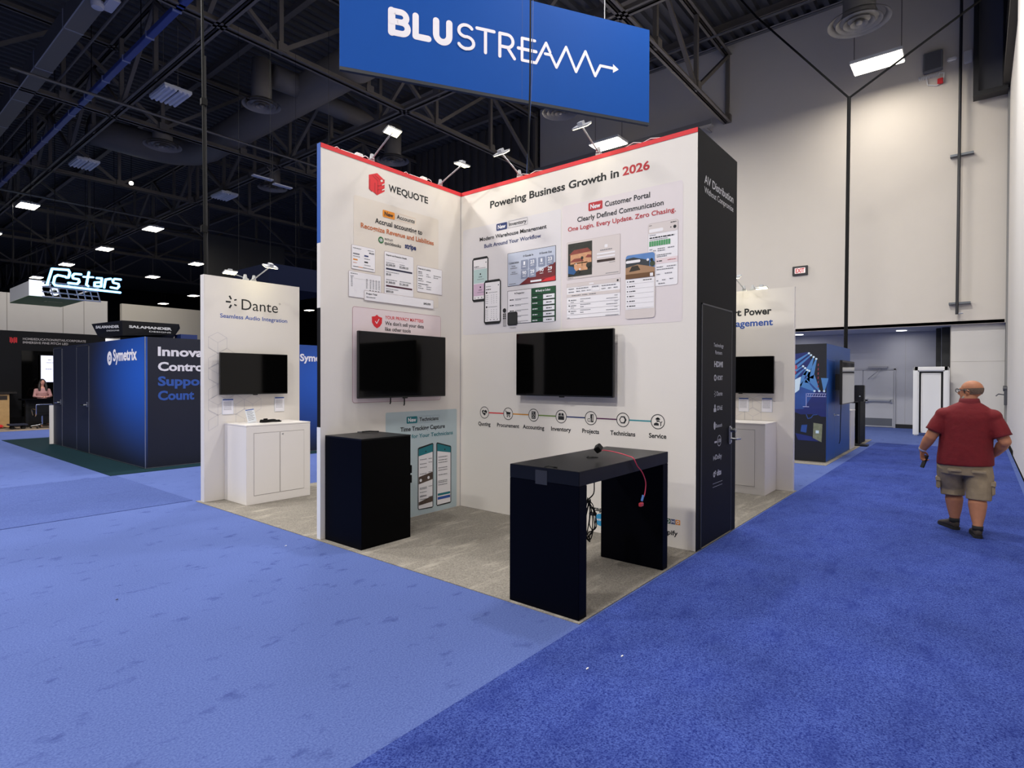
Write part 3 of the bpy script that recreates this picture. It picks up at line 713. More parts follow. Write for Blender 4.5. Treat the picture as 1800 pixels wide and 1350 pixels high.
c.m(CARD).pg([(1.365, 0.10), (1.365, 0.835), (1.602, 0.88), (1.602, 0.085), (1.375, 0.09)], 4); c.m(TEAL).pg([(1.365, 0.75), (1.365, 0.837), (1.602, 0.882), (1.602, 0.785)], 5)
c.m(INK).disc(1.484, 0.80, 0.01, 6, 10); c.m(GREYINK); rows(c, 1.385, 1.5, [0.70, 0.645, 0.60, 0.52, 0.345, 0.33, 0.29, 0.245, 0.235, 0.2], 0.008, 3, 6); rows(c, 1.53, 1.59, [0.70, 0.655, 0.53, 0.35, 0.215], 0.008, 8, 6)
c.m(mat('brown_photo', '#4f4037', 0.7, noise=0.6, nscale=25)).pg([(1.368, 0.40), (1.368, 0.49), (1.60, 0.53), (1.60, 0.435)], 5).pg([(1.368, 0.135), (1.368, 0.175), (1.60, 0.225), (1.60, 0.15)], 5); c.m(WINK).disc(1.40, 0.445, 0.02, 6, 10).disc(1.53, 0.465, 0.02, 6, 10)
c.done('phone_picture', LB)
c = MB(); c.m(INK).pg([(1.668, 0.095), (1.668, 0.885), (1.684, 0.897), (1.925, 0.832), (1.935, 0.815), (1.935, 0.09), (1.92, 0.078), (1.684, 0.075)], 3)
c.m(CARD).pg([(1.682, 0.09), (1.682, 0.88), (1.922, 0.815), (1.922, 0.095)], 4); c.m(TEAL).pg([(1.682, 0.785), (1.682, 0.882), (1.922, 0.817), (1.922, 0.745)], 5)
c.m(INK).disc(1.815, 0.795, 0.01, 6, 10); c.m(GREYINK); rows(c, 1.70, 1.86, [0.70, 0.66, 0.63, 0.56, 0.53, 0.47, 0.39, 0.37, 0.34], 0.009, 20, 6)
c.m(BLUEINK).rect(1.69, 0.155, 1.915, 0.19, 5); c.m(TEAL).rect(1.69, 0.205, 1.915, 0.235, 5); c.done('phone_picture', LB)

# ---- right display board
RB = thing('display_board', 'red-topped white display board, the right one, headed Powering Business Growth', 'display board', (5.549, 5.393, 0), -PI / 2)
MB().m(WHITE).box((0.0, 0, 0.008), (3.235, 0.055, 4.157)).done('panel', RB)
MB().m(RED).box((0.006, -0.004, 4.157), (3.236, 0.057, 4.204)).done('red_trim', RB)
c = MB().m(INK).text('Powering Business Growth in', 0.516, 2.366, 3.908, 0.084, 1, 0.028); c.done('heading_lettering', RB); c = MB(); c.m(DRED).text('2026', 2.411, 2.726, 3.908, 0.086, 1, 0.03); c.done('heading_lettering', RB)
MB().m(GREYP).rrect(0.037, 2.30, 1.615, 3.70, 0.03, 1).done('tinted_backing', RB)
MB().m(mat('blush_print', '#dcd3d3', 0.75)).rrect(1.63, 2.30, 3.088, 3.72, 0.03, 1).done('tinted_backing', RB)
c = MB().m(NAVYINK).rrect(0.625, 3.598, 0.801, 3.685, 0.012, 3).m(WINK).text('New', 0.65, 0.778, 3.618, 0.047, 4, 0.03)
c.m(GREYINK).rframe(0.815, 3.602, 1.125, 3.688, 0.01, 0.003, 3).m(INK).text('Inventory', 0.832, 1.106, 3.625, 0.045, 3, 0.014); c.done('badge', RB)
c = MB().m(INK).text('Modern Warehouse Management', 0.339, 1.409, 3.508, 0.046, 3, 0.02); c.done('caption_lettering', RB); c = MB(); c.m(NAVYINK).text('Built Around Your Workflow', 0.419, 1.327, 3.411, 0.046, 3, 0.014); c.done('caption_lettering', RB)
def phone(c, u0, z0, u1, z1, layer):
    c.m(INK).pg([(u0, z0 + 0.03), (u0, z1 - 0.03), (u0 + 0.025, z1), (u1 - 0.025, z1), (u1, z1 - 0.03), (u1, z0 + 0.03), (u1 - 0.025, z0), (u0 + 0.025, z0)], layer)
    c.m(CARD).rect(u0 + 0.022, z0 + 0.035, u1 - 0.016, z1 - 0.03, layer + 1)
c = MB(); phone(c, 0.208, 2.722, 0.491, 3.302, 3)
c.m(mat('mint_print', '#b5cdcb', 0.7)).rect(0.235, 2.965, 0.47, 3.145, 5); c.m(mat('mauve_print', '#cfb2c9', 0.7)).rect(0.235, 2.80, 0.47, 2.955, 5)
c.m(INK).disc(0.45, 3.225, 0.008, 5, 8).greek(0.245, 3.175, 0.33, 0.01, 5); c.m(GREYINK).greek(0.245, 3.155, 0.45, 0.006, 5, 2).greek(0.30, 3.01, 0.42, 0.006, 6, 3).greek(0.30, 2.84, 0.42, 0.006, 6, 4); c.m(INK).disc(0.355, 3.08, 0.012, 6, 8).disc(0.355, 2.91, 0.012, 6, 8).greek(0.325, 3.04, 0.385, 0.007, 6).greek(0.325, 2.87, 0.385, 0.007, 6)
[c.disc(u, 2.775, 0.008, 6, 8) for u in (0.26, 0.32, 0.38)]; c.done('phone_picture', RB)
c = MB(); phone(c, 0.42, 2.418, 0.706, 2.985, 7)
c.m(INK).disc(0.668, 2.91, 0.008, 9, 8).greek(0.455, 2.86, 0.54, 0.01, 9).disc(0.468, 2.825, 0.014, 9, 10).disc(0.468, 2.64, 0.014, 9, 10); c.m(GREYINK).greek(0.455, 2.90, 0.54, 0.006, 9).greek(0.495, 2.82, 0.65, 0.006, 9, 2).greek(0.495, 2.635, 0.65, 0.006, 9, 3)
for z in [2.785 - 0.025 * k for k in range(5)] + [2.60 - 0.025 * k for k in range(5)]:
    for a, b_ in ((0.45, 0.495), (0.545, 0.557), (0.585, 0.597), (0.63, 0.645)): c.greek(a, z, b_, 0.005, 9, int(z * 999))
[c.m(INK).disc(u, 2.475, 0.007, 9, 8) for u in (0.475, 0.535, 0.595, 0.65)]; c.done('phone_picture', RB)
c = MB(); c.m(INK).rect(0.812, 2.871, 1.545, 3.285, 3); c.m(mat('ice_blue_print', '#bcc3d3', 0.7)).rect(0.817, 2.876, 1.540, 3.280, 4)
c.m(mat('maroon_print', '#6d1a22', 0.7)).pg([(1.0, 2.876), (1.54, 2.876), (1.54, 3.09), (1.18, 2.975)], 5); c.m(RED).pg([(1.33, 2.876), (1.54, 2.876), (1.54, 2.93), (1.40, 2.91)], 6).rframe(1.35, 2.88, 1.53, 2.92, 0.004, 0.003, 7)
c.m(WINK).rrect(1.175, 2.888, 1.34, 2.91, 0.004, 7)
for u0, u1, z0, z1, tx in ((1.028, 1.134, 3.062, 3.173, '1'), (1.15, 1.258, 3.065, 3.174, '23'), (1.291, 1.392, 3.066, 3.174, '1'), (1.413, 1.515, 3.068, 3.176, '23'), (1.028, 1.134, 2.945, 3.052, '90'), (1.15, 1.258, 2.948, 3.056, '29'), (1.291, 1.392, 2.952, 3.056, '90'), (1.413, 1.515, 2.956, 3.06, '29')):
    if not (z0 < 3.0 and u0 > 1.28): c.m(mat('slate_print', '#858da3', 0.7)).rrect(u0, z0, u1, z1, 0.008, 7)
    m_ = (u0 + u1) / 2; hw = 0.014 if len(tx) == 1 else 0.031
    c.m(WINK).text(tx, m_ - hw, m_ + hw, z0 + 0.05, 0.04, 8, 0.03).greek(m_ - 0.025, z0 + 0.025, m_ + 0.025, 0.008, 8)
c.m(INK).text('Goods In', 1.09, 1.215, 3.21, 0.022, 5, 0.02).text('Goods Out', 1.335, 1.487, 3.21, 0.022, 5, 0.02).annulus(1.07, 3.22, 0.006, 0.011, 5, 12).annulus(1.317, 3.22, 0.006, 0.011, 5, 12)
c.text('12/04/2024', 0.835, 0.992, 3.145, 0.02, 5, 0.02); c.m(GREYINK).greek(0.88, 3.11, 0.94, 0.01, 5).greek(0.86, 3.085, 0.97, 0.009, 5, 3).greek(0.88, 3.035, 0.94, 0.009, 5, 5).greek(0.86, 3.015, 0.97, 0.008, 5, 6).greek(0.84, 2.892, 0.95, 0.009, 5, 7); c.done('dashboard_picture', RB)
c = MB(); c.m(INK).rect(0.812, 2.40, 1.548, 2.815, 3); c.m(CARD).rect(0.818, 2.406, 1.186, 2.81, 4); c.m(DGREEN).rect(1.188, 2.406, 1.543, 2.81, 4)
c.m(INK).text('Preparing', 0.955, 1.08, 2.765, 0.022, 5, 0.02).disc(0.935, 2.776, 0.009, 5, 8); c.m(WINK).text('Ready to Collect', 1.285, 1.47, 2.765, 0.024, 5, 0.02).disc(1.265, 2.776, 0.013, 5, 10)
for k in range(5):
    z = 2.685 - 0.069 * k
    c.m(INK).greek(0.85, z + 0.008, 0.915, 0.012, 5, k); c.m(GREYINK).greek(0.935, z + 0.016, 1.14, 0.006, 5, k + 3).greek(0.935, z + 0.004, 1.03, 0.006, 5, k + 6)
    c.m(WINK).rect(1.365, z - 0.012, 1.53, z + 0.04, 5).greek(1.205, z + 0.008, 1.28, 0.012, 5, k + 9); c.m(INK).rect(1.205, z + 0.044, 1.53, z + 0.052, 5).greek(1.41, z + 0.008, 1.49, 0.011, 6, k + 2)
c.done('dashboard_picture', RB)
c = MB(); c.m(INK).disc(0.765, 2.577, 0.028, 6, 16).m(mat('silver_print', '#a9a6a7', 0.5)).rrect(0.739, 2.38, 0.793, 2.54, 0.008, 5).m(INK)
for i in range(2):
    for j in range(3): c.disc(0.752 + i * 0.026, 2.53 - j * 0.026, 0.01, 6, 10)
c.m(INK).rrect(0.816, 2.383, 0.976, 2.55, 0.025, 7).m(mat('charcoal_print', '#2a2c2d', 0.7)).rrect(0.828, 2.395, 0.964, 2.535, 0.02, 8); c.m(LGREY).disc(0.9, 2.358, 0.055, 6, 16, 0.006); c.done('device_picture', RB)
c = MB().m(DRED).rrect(1.986, 3.601, 2.166, 3.692, 0.014, 3).m(WINK).text('New', 2.012, 2.142, 3.622, 0.048, 4, 0.03); c.done('badge', RB)
c = MB().m(INK).text('Customer Portal', 2.197, 2.731, 3.614, 0.055, 3, 0.014).done('caption_lettering', RB); c = MB().m(INK).text('Clearly Defined Communication', 1.84, 2.882, 3.506, 0.052, 3, 0.014); c.done('caption_lettering', RB); c = MB(); c.m(DRED).text('One Login. Every Update. Zero Chasing.', 1.712, 3.012, 3.416, 0.047, 3, 0.014); c.done('caption_lettering', RB)
c = MB(); c.card(1.698, 2.86, 2.389, 3.29, BEIGEP, EDGE, 0.008, 0.003, 2)
# a night photograph of a red-roofed house with palms and a pool
PH1 = mat('photo_foliage', '#2b2c25', 0.7, noise=0.8, nscale=14); PH2 = mat('photo_roof', '#8c4338', 0.7, noise=0.4, nscale=20); PH3 = mat('photo_wall', '#d09a72', 0.7, noise=0.4, nscale=18); PH4 = mat('photo_pool', '#2d5a8c', 0.4)
c.m(PH1).rect(1.717, 2.89, 2.037, 3.268, 4); c.m(PH3).rect(1.75, 3.03, 2.03, 3.15, 5).rect(1.80, 2.95, 1.98, 3.04, 5); c.m(PH2).pg([(1.73, 3.14), (1.80, 3.19), (1.98, 3.195), (2.03, 3.15)], 6).pg([(1.74, 3.055), (1.80, 3.09), (1.9, 3.09), (1.93, 3.05)], 6).pg([(1.95, 3.09), (1.98, 3.12), (2.03, 3.11), (2.03, 3.08)], 6)
c.m(PH4).pg([(1.72, 2.93), (1.72, 3.02), (1.79, 3.0), (1.83, 2.94), (1.80, 2.91)], 6); c.m(PH1).disc(1.99, 3.0, 0.03, 7, 10).disc(1.86, 2.94, 0.02, 7, 10).rect(1.905, 3.0, 1.91, 3.09, 7).disc(1.907, 3.09, 0.018, 7, 8); c.m(WINK).disc(1.88, 2.965, 0.012, 7, 8).disc(1.83, 3.03, 0.008, 7, 8)
c.m(CARD).rrect(2.195, 3.165, 2.235, 3.20, 0.008, 4); c.m(GREYINK).greek(2.14, 3.137, 2.29, 0.01, 4).greek(2.10, 3.03, 2.16, 0.005, 4); c.m(CARD).rect(2.10, 3.095, 2.325, 3.115, 4).rect(2.10, 3.06, 2.325, 3.078, 4); c.m(mat('dark_brown_print', '#3a2a25', 0.7)).rect(2.10, 3.012, 2.325, 3.04, 4); c.m(GREYINK).greek(2.255, 2.995, 2.325, 0.005, 4).greek(2.21, 2.878, 2.37, 0.006, 4).greek(1.72, 2.873, 1.79, 0.006, 4); c.done('webpage_picture', RB)
c = MB(); c.card(1.698, 2.41, 2.392, 2.815, CARD, EDGE, 0.008, 0.003, 2); c.m(BEIGEP).rect(1.702, 2.77, 2.388, 2.812, 4).rect(1.702, 2.655, 2.388, 2.69, 4); c.m(INK).disc(2.36, 2.79, 0.012, 5, 10); c.m(CARD).rrect(2.0, 2.78, 2.06, 2.797, 0.006, 5)
for a, z, b_ in ((1.725, 2.745, 1.8), (1.83, 2.745, 1.99), (2.04, 2.745, 2.12), (2.16, 2.745, 2.34), (1.725, 2.71, 1.8), (1.83, 2.713, 1.88), (1.90, 2.713, 1.95), (1.97, 2.713, 2.02), (2.16, 2.713, 2.21), (2.24, 2.713, 2.28), (2.31, 2.713, 2.36), (1.77, 2.668, 1.89), (1.91, 2.668, 1.98), (2.0, 2.668, 2.09)): c.m(GREYINK).greek(a, z, b_, 0.009, 5, int(a * 100))
c.m(LGREY).rframe(2.035, 2.70, 2.135, 2.76, 0.003, 0.002, 5)
for k in range(3):
    z = 2.615 - k * 0.063; c.m(INK).disc(1.735, z + 0.006, 0.008, 5, 8); c.m(GREYINK).greek(1.755, z, 1.83, 0.009, 5, k).greek(1.755, z - 0.022, 1.80, 0.006, 5, k + 2).greek(1.885, z + 0.008, 2.02, 0.006, 5, k + 3).greek(1.885, z - 0.018, 1.93, 0.008, 5, k + 5).greek(2.22, z - 0.012, 2.36, 0.006, 5, k + 7).greek(2.32, z + 0.015, 2.36, 0.005, 5); c.m(LGREY).rect(1.71, z - 0.036, 2.38, z - 0.033, 5)
c.m(GREYINK).greek(2.21, 2.418, 2.37, 0.006, 5).greek(1.71, 2.418, 1.74, 0.006, 5); c.done('webpage_picture', RB)
c = MB(); c.card(2.711, 2.675, 3.041, 3.337, CARD, EDGE, 0.025, 0.004, 2); c.m(BEIGEP).rrect(2.715, 3.225, 3.037, 3.333, 0.02, 4); c.m(CARD).rrect(2.725, 3.24, 2.88, 3.275, 0.012, 5); c.m(INK).disc(3.005, 3.265, 0.017, 5, 12).disc(2.963, 3.265, 0.006, 5, 8).greek(2.96, 3.31, 3.02, 0.008, 5).greek(2.725, 3.31, 2.755, 0.006, 5)
c.m(INK).greek(2.73, 3.178, 3.0, 0.012, 5, 2); c.m(GREYINK).greek(2.73, 3.208, 2.80, 0.006, 5).greek(2.73, 3.16, 2.93, 0.006, 5, 3)
for k in range(9): c.m(mat('chart_green', '#4f9a62', 0.7)).rect(2.727 + k * 0.026, 3.097, 2.749 + k * 0.026, 3.15, 5)
for a, z, b_ in ((2.73, 3.06, 2.76), (2.77, 3.045, 2.8), (2.82, 3.06, 2.9), (2.93, 3.06, 3.0), (2.82, 3.04, 2.9), (2.94, 3.04, 1.0), (2.81, 2.995, 2.97), (2.81, 2.978, 2.92), (2.81, 2.87, 2.88), (2.92, 2.87, 3.02), (2.81, 2.845, 2.99), (2.81, 2.795, 2.85), (2.90, 2.80, 2.98), (2.81, 2.73, 2.83), (2.87, 2.735, 2.91), (2.95, 2.74, 2.99), (2.83, 2.70, 2.90)): c.m(GREYINK).greek(a, z, b_, 0.008, 5, int(z * 100))
c.m(PINKP).rect(2.715, 2.908, 3.037, 2.966, 4); c.m(INK).greek(2.81, 2.93, 2.87, 0.01, 5); c.m(DRED).greek(2.93, 2.935, 3.02, 0.006, 5); c.done('phone_picture', RB)
c = MB(); c.m(BEIGEP).rrect(2.451, 2.36, 2.796, 3.045, 0.035, 6); c.m(mat('photo_sky', '#5b85bd', 0.7, noise=0.25, nscale=8)).rrect(2.458, 2.79, 2.79, 3.038, 0.03, 7).m(mat('photo_glass', '#33393f', 0.7)).pg([(2.458, 2.90), (2.458, 3.0), (2.55, 3.01), (2.73, 2.96), (2.73, 2.87)], 8).m(mat('photo_tan', '#a58060', 0.7)).pg([(2.458, 2.80), (2.458, 2.905), (2.60, 2.93), (2.72, 2.90), (2.79, 2.88), (2.79, 2.80)], 9).m(mat('photo_dark', '#322a22', 0.7)).pg([(2.50, 2.86), (2.53, 2.915), (2.60, 2.92), (2.63, 2.87)], 10).m(mat('photo_brown', '#6b4a2c', 0.7)).rect(2.458, 2.785, 2.79, 2.835, 10).m(mat('photo_tree', '#3a4630', 0.7)).disc(2.765, 2.92, 0.03, 10, 10)
c.m(CARD).rrect(2.462, 2.95, 2.63, 2.98, 0.013, 11).disc(2.715, 2.965, 0.014, 11, 12).rrect(2.74, 2.79, 2.775, 2.825, 0.004, 11); c.m(INK).disc(2.757, 2.96, 0.016, 11, 12)
c.m(CARD).rect(2.458, 2.46, 2.785, 2.785, 7)
for k in range(6):
    z = 2.75 - 0.052 * k; c.m(INK).disc(2.48, z + 0.006, 0.007, 8, 8).greek(2.50, z, 2.56 + 0.006 * (k % 3), 0.01, 8, k); c.m(LGREY).rect(2.462, z - 0.02, 2.78, z - 0.018, 8)
c.m(INK).greek(2.66, 2.755, 2.76, 0.009, 8); c.done('phone_picture', RB)
# workflow line: seven round icons joined by coloured bars
us = [0.427, 0.825, 1.224, 1.626, 2.027, 2.428, 2.83]
for (a, b_, cm) in zip(us, us[1:], (RED, mat('amber_ink', '#d08a22', 0.7), mat('leaf_ink', '#6a8a3a', 0.7), NAVYINK, mat('plum_ink', '#5a2850', 0.7), mat('cyan_ink', '#2f8a95', 0.7))):
    MB().m(cm).rect(a + 0.078, 1.273, b_ - 0.078, 1.287, 1).done('workflow_bar', RB)
for i, (u, nm, hw) in enumerate(zip(us, ('Quoting', 'Procurement', 'Accounting', 'Inventory', 'Projects', 'Technicians', 'Service'), (0.107, 0.182, 0.165, 0.142, 0.112, 0.152, 0.098))):
    c = MB().m(INK).annulus(u, 1.279, 0.070, 0.078, 1)
    z = 1.279
    if i == 0: c.pg([(u - 0.045, z + 0.02), (u - 0.02, z + 0.035), (u, z + 0.025), (u + 0.02, z + 0.035), (u + 0.045, z + 0.02), (u + 0.04, z - 0.005), (u, z - 0.04), (u - 0.04, z - 0.005)], 1).m(WHITE).stroke([(u - 0.01, z + 0.02), (u - 0.02, z), (u, z + 0.005), (u + 0.03, z - 0.012)], 0.007, 2)
    elif i == 1: c.stroke([(u - 0.045, z + 0.035), (u - 0.03, z + 0.03), (u - 0.018, z - 0.018), (u + 0.03, z - 0.018)], 0.008, 1).pg([(u - 0.03, z + 0.026), (u + 0.042, z + 0.02), (u + 0.032, z - 0.008), (u - 0.02, z - 0.008)], 1).disc(u - 0.012, z - 0.034, 0.009, 1, 10).disc(u + 0.024, z - 0.034, 0.009, 1, 10)
    elif i == 2: c.rrect(u - 0.03, z - 0.045, u + 0.03, z + 0.045, 0.006, 1).m(WHITE).annulus(u, z, 0.012, 0.016, 2, 16).rect(u - 0.02, z - 0.032, u + 0.02, z - 0.027, 2).rect(u - 0.02, z + 0.028, u + 0.008, z + 0.033, 2)
    elif i == 3: c.rect(u - 0.042, z - 0.038, u + 0.042, z + 0.006, 1).pg([(u - 0.042, z + 0.011), (u - 0.004, z + 0.011), (u - 0.004, z + 0.04), (u - 0.03, z + 0.04)], 1).pg([(u + 0.004, z + 0.011), (u + 0.042, z + 0.011), (u + 0.03, z + 0.04), (u + 0.004, z + 0.04)], 1)
    elif i == 4: c.rect(u - 0.005, z - 0.045, u + 0.035, z + 0.045, 1).m(WHITE).rrect(u - 0.045, z - 0.042, u + 0.005, z + 0.0, 0.01, 2).m(INK).rframe(u - 0.041, z - 0.038, u + 0.001, z - 0.004, 0.008, 0.006, 3).m(WHITE).rect(u + 0.02, z - 0.03, u + 0.028, z + 0.035, 2)
    elif i == 5: c.pg([(u + 0.045 * math.cos(PI / 3 * k), z + 0.045 * math.sin(PI / 3 * k)) for k in range(6)], 1).m(WHITE).pg([(u - 0.004 + 0.028 * math.cos(PI / 3 * k), z + 0.03 * math.sin(PI / 3 * k)) for k in range(6)], 2)
    else: c.disc(u, z + 0.016, 0.019, 1, 14).pg([(u - 0.028, z + 0.022), (u + 0.028, z + 0.022), (u + 0.018, z + 0.038), (u, z + 0.046), (u - 0.018, z + 0.038)], 1).pg([(u - 0.045, z - 0.04), (u + 0.012, z - 0.04), (u + 0.01, z - 0.018), (u - 0.015, z - 0.008), (u - 0.04, z - 0.018)], 1).stroke([(u + 0.033, z - 0.04), (u + 0.033, z - 0.01)], 0.009, 1).stroke([(u + 0.02, z + 0.002), (u + 0.033, z - 0.012), (u + 0.046, z + 0.002)], 0.008, 1).m(WHITE).rect(u - 0.022, z + 0.014, u + 0.022, z + 0.018, 2)
    c.done('workflow_icon', RB)
    MB().m(INK).text(nm, u - hw, u + hw * 0.97, 1.109, 0.046, 1, 0.026).done('icon_caption', RB)
# partner logos along the foot
MB().m(INK).text('zapier', 2.055, 2.30, 0.25, 0.045, 1, 0.03).done('partner_logo', RB); MB().m(INK).text('shopify', 2.83, 3.052, 0.133, 0.046, 1, 0.025).done('partner_logo', RB)
c = MB(); c.m(mat('sky_blue_ink', '#2f93c8', 0.7)).disc(2.155, 0.155, 0.068, 1).m(WINK).text('xero', 2.105, 2.2, 0.145, 0.03, 2, 0.02).done('partner_logo', RB)
c = MB()
for ch, a, cm in (('Z', 2.872, RED), ('O', 2.925, DGREEN), ('H', 2.977, NAVYINK), ('O', 3.029, ORANGE)): c.m(cm).rect(a, 0.245, a + 0.048, 0.295, 1).m(WINK).text(ch, a + 0.008, a + 0.04, 0.255, 0.03, 2, 0.03)
c.done('partner_logo', RB)

# ---- black closet with its door at the end of the right board
CL = thing('storage_closet', 'tall black closet wall lettered AV Distribution, with a lever-handled door', 'closet', (5.549, 2.153, 0))
c = MB().m(BLACKWALL); c.box((-0.001, 0, 0.008), (0.058, 0.0035, 4.204)).box((0.058, 0, 0.008), (1.173, 0.05, 4.204)).box((1.12, 0.05, 0.008), (1.173, 3.2, 4.204)).box((0.06, 3.2, 0.008), (1.173, 3.24, 4.204)); c.done('wall_shell', CL)
MB().m(mat('white_grey_ink', '#c8c8cc', 0.6)).text('AV Distribution', 0.168, 1.046, 3.702, 0.082, 1, 0.012).done('heading_lettering', CL); MB().m(mat('white_grey_ink', '#c8c8cc', 0.6)).text('Without Compromise', 0.168, 1.047, 3.604, 0.062, 1, 0.004).done('heading_lettering', CL)
d = MB().m(mat('black_door', '#0c0c10', 0.6, spec=0.2)).box((0.125, -0.006, 0.012), (1.005, -0.0005, 2.47)); dr = d.done('door', CL)
c = MB().m(mat('door_reveal', '#3c3d42', 0.5)); c.box((0.108, -0.008, 0.008), (0.124, -0.0005, 2.486)).box((1.006, -0.008, 0.008), (1.02, -0.0005, 2.486)).box((0.108, -0.008, 2.471), (1.02, -0.0005, 2.486)); c.done('door_frame', CL)
MB().m(mat('threshold', '#8e8671', 0.6)).box((0.13, -0.01, 0.008), (1.0, -0.006, 0.02)).done('threshold', CL)
c = MB().m(mat('satin_nickel', '#b8b9bd', 0.25, 1.0)); c.box((0.905, -0.03, 1.0), (0.975, -0.0065, 1.2), 0.012); h = c.done('handle_plate', dr)
MB().m(mat('satin_nickel', '#b8b9bd', 0.25, 1.0)).lathe([(0.024, -0.08), (0.024, -0.03)], (0.94, 0, 1.155), 16, 'Y').tube([(0.94, -0.03, 1.06), (0.94, -0.085, 1.06), (0.99, -0.09, 1.06), (1.07, -0.085, 1.055)], 0.014, 8).done('handle', dr)
c = MB().m(SINK)
def dt(s, u0, u1, z, cap, bold=0.01): c.text(s, u0, u1, z, cap, 7, bold)
dt('Technology', 0.44, 0.735, 2.062, 0.038); dt('Partners', 0.485, 0.69, 1.985, 0.038); dt('HDMI', 0.455, 0.716, 1.852, 0.055, 0.04); dt('HDBT', 0.54, 0.715, 1.712, 0.045, 0.02); c.annulus(0.485, 1.735, 0.018, 0.034, 7, 16)
dt('Dante', 0.53, 0.71, 1.545, 0.045); c.stroke([(0.46, 1.565), (0.48, 1.565)], 0.008, 7).stroke([(0.48, 1.595), (0.495, 1.575)], 0.008, 7).stroke([(0.48, 1.535), (0.495, 1.555)], 0.008, 7)
c.rrect(0.448, 1.375, 0.52, 1.415, 0.01, 7).disc(0.484, 1.435, 0.02, 7); dt('SDVoE', 0.545, 0.71, 1.39, 0.045, 0.02)
c.disc(0.478, 1.23, 0.028, 7, 20, 0.042); dt('Bluetooth', 0.515, 0.703, 1.208, 0.038); c.rrect(0.475, 1.045, 0.55, 1.065, 0.006, 7).annulus(0.62, 1.062, 0.052, 0.06, 7); dt('USB', 0.57, 0.67, 1.045, 0.035, 0.02)
c.pg([(0.445, 0.86), (0.445, 0.92), (0.468, 0.89)], 7).pg([(0.50, 0.86), (0.50, 0.92), (0.477, 0.89)], 7); dt('Dolby', 0.51, 0.70, 0.87, 0.05, 0.015); c.annulus(0.475, 0.715, 0.012, 0.03, 7, 16).annulus(0.508, 0.735, 0.008, 0.02, 7, 16); dt('dts', 0.55, 0.688, 0.695, 0.055, 0.05)
c.rect(0.433, 0.618, 0.724, 0.622, 7).rect(0.433, 0.582, 0.724, 0.586, 7); c.done('partner_lettering', dr)

# ---- televisions
def tv(label, loc, rotz, wd, ht, off=0.11, wires=(), nub=None, group='wall-mounted black screens', cat='television'):
    """loc: middle of the bottom edge, on the board's face"""
    t = thing('wall_mounted_television', label, cat, loc, rotz, group)
    MB().m(BEZEL).box((-wd / 2, -off, 0), (wd / 2, -off + 0.045, ht), 0.004).done('casing', t)
    MB().m(SCREEN).box((-wd / 2 + 0.008, -off - 0.0015, 0.016), (wd / 2 - 0.008, -off - 0.0002, ht - 0.008)).done('screen', t)
    MB().m(BEZEL).box((-wd * 0.25, -off + 0.045, ht * 0.25), (wd * 0.25, -0.002, ht * 0.75)).done('wall_mount', t)
    MB().m(BEZEL).box((-0.03, -off - 0.004, -0.012), (0.03, -off + 0.02, 0.0)).done('sensor', t)
    for u, l in wires: MB().m(CABLE).tube([(u, -0.03, 0.05), (u, -0.03, -l), (u - 0.012, -0.035, -l - 0.015)], 0.007, 6).done('cable', t)
    return t
tv('black television on the board with the red privacy shield', (3.43 + 1.065, 5.393, 1.494), 0, 1.324, 0.75, wires=((-0.16, 0.06), (0.05, 0.085)))
tv('black television on the board headed Powering Business Growth', (5.549, 3.691, 1.518), -PI / 2, 1.327, 0.746)
tv('black television on the white board patterned with cubes', (4.103, 8.231, 1.483), 0, 0.995, 0.588)
tv('black television on the white board that is partly hidden by the black closet', (9.487, 2.93, 1.50), -PI / 2, 0.995, 0.582)

# ---- arm lamps
def arm_lamp(label, loc, rotz, reach, rise, tilt, power, group='arm lamps on the exhibit walls'):
    t = thing('arm_lamp', label, 'arm lamp', loc, rotz, group)
    MB().m(mat('lamp_grey', '#a6a8ad', 0.4)).box((-0.035, -0.012, -0.004), (0.035, 0.05, 0.03), 0.006).lathe([(0.012, 0.02), (0.03, 0.03), (0.018, 0.09)], (0, 0, 0), 12).done('clamp', t)
    MB().m(ALU).tube([(0, 0, 0.03), (0, -reach * 0.2, 0.03 + rise * 0.2), (0, -reach, rise)], 0.009, 8).done('arm', t)
    R = Matrix.Rotation(tilt, 4, 'X'); R.translation = Vector((0, -reach, rise))
    h = MB().m(mat('lamp_grey', '#a6a8ad', 0.4)).box((-0.1, -0.055, 0.0), (0.1, 0.055, 0.015), 0.005, mx=R).box((-0.03, -0.03, 0.014), (0.03, 0.03, 0.05), mx=R).done('lamp_head', t)
    MB().m(LITY).box((-0.09, -0.047, -0.006), (0.09, 0.047, -0.0005), mx=R).done('lens', h)
    if power:
        l = area_lamp('arm_lamp_light', R @ Vector((0, 0, -0.012)), power, 0.18, 0.09, (1, 0.92, 0.58), (tilt, 0, 0), parent=t)
    return t
arm_lamp('lit arm lamp over the red cube logo, the left one on the left board', (4.116, 5.43, 4.208), 0, 0.37, 0.245, -0.45, 0.6)
arm_lamp('lit arm lamp near the inner corner of the left board', (5.198, 5.43, 4.208), 0, 0.39, 0.19, 0.12, 0.4)
arm_lamp('grey-backed arm lamp near the inner corner of the right board', (5.575, 4.422, 4.208), -PI / 2, 0.34, 0.195, 0.62, 0.4)
arm_lamp('grey-backed arm lamp in front of the bright tube light on the right board', (5.575, 3.298, 4.208), -PI / 2, 0.345, 0.205, 0.62, 0.4)
arm_lamp('unlit-looking arm lamp reaching forward over the board lettered Seamless Audio Integration', (4.16, 8.28, 3.137), 0, 0.47, 0.16, 0.5, 1.0)
arm_lamp('bright arm lamp reaching backward over the board lettered Seamless Audio Integration', (4.04, 8.30, 3.137), PI, 0.47, 0.17, 0.35, 1.0)
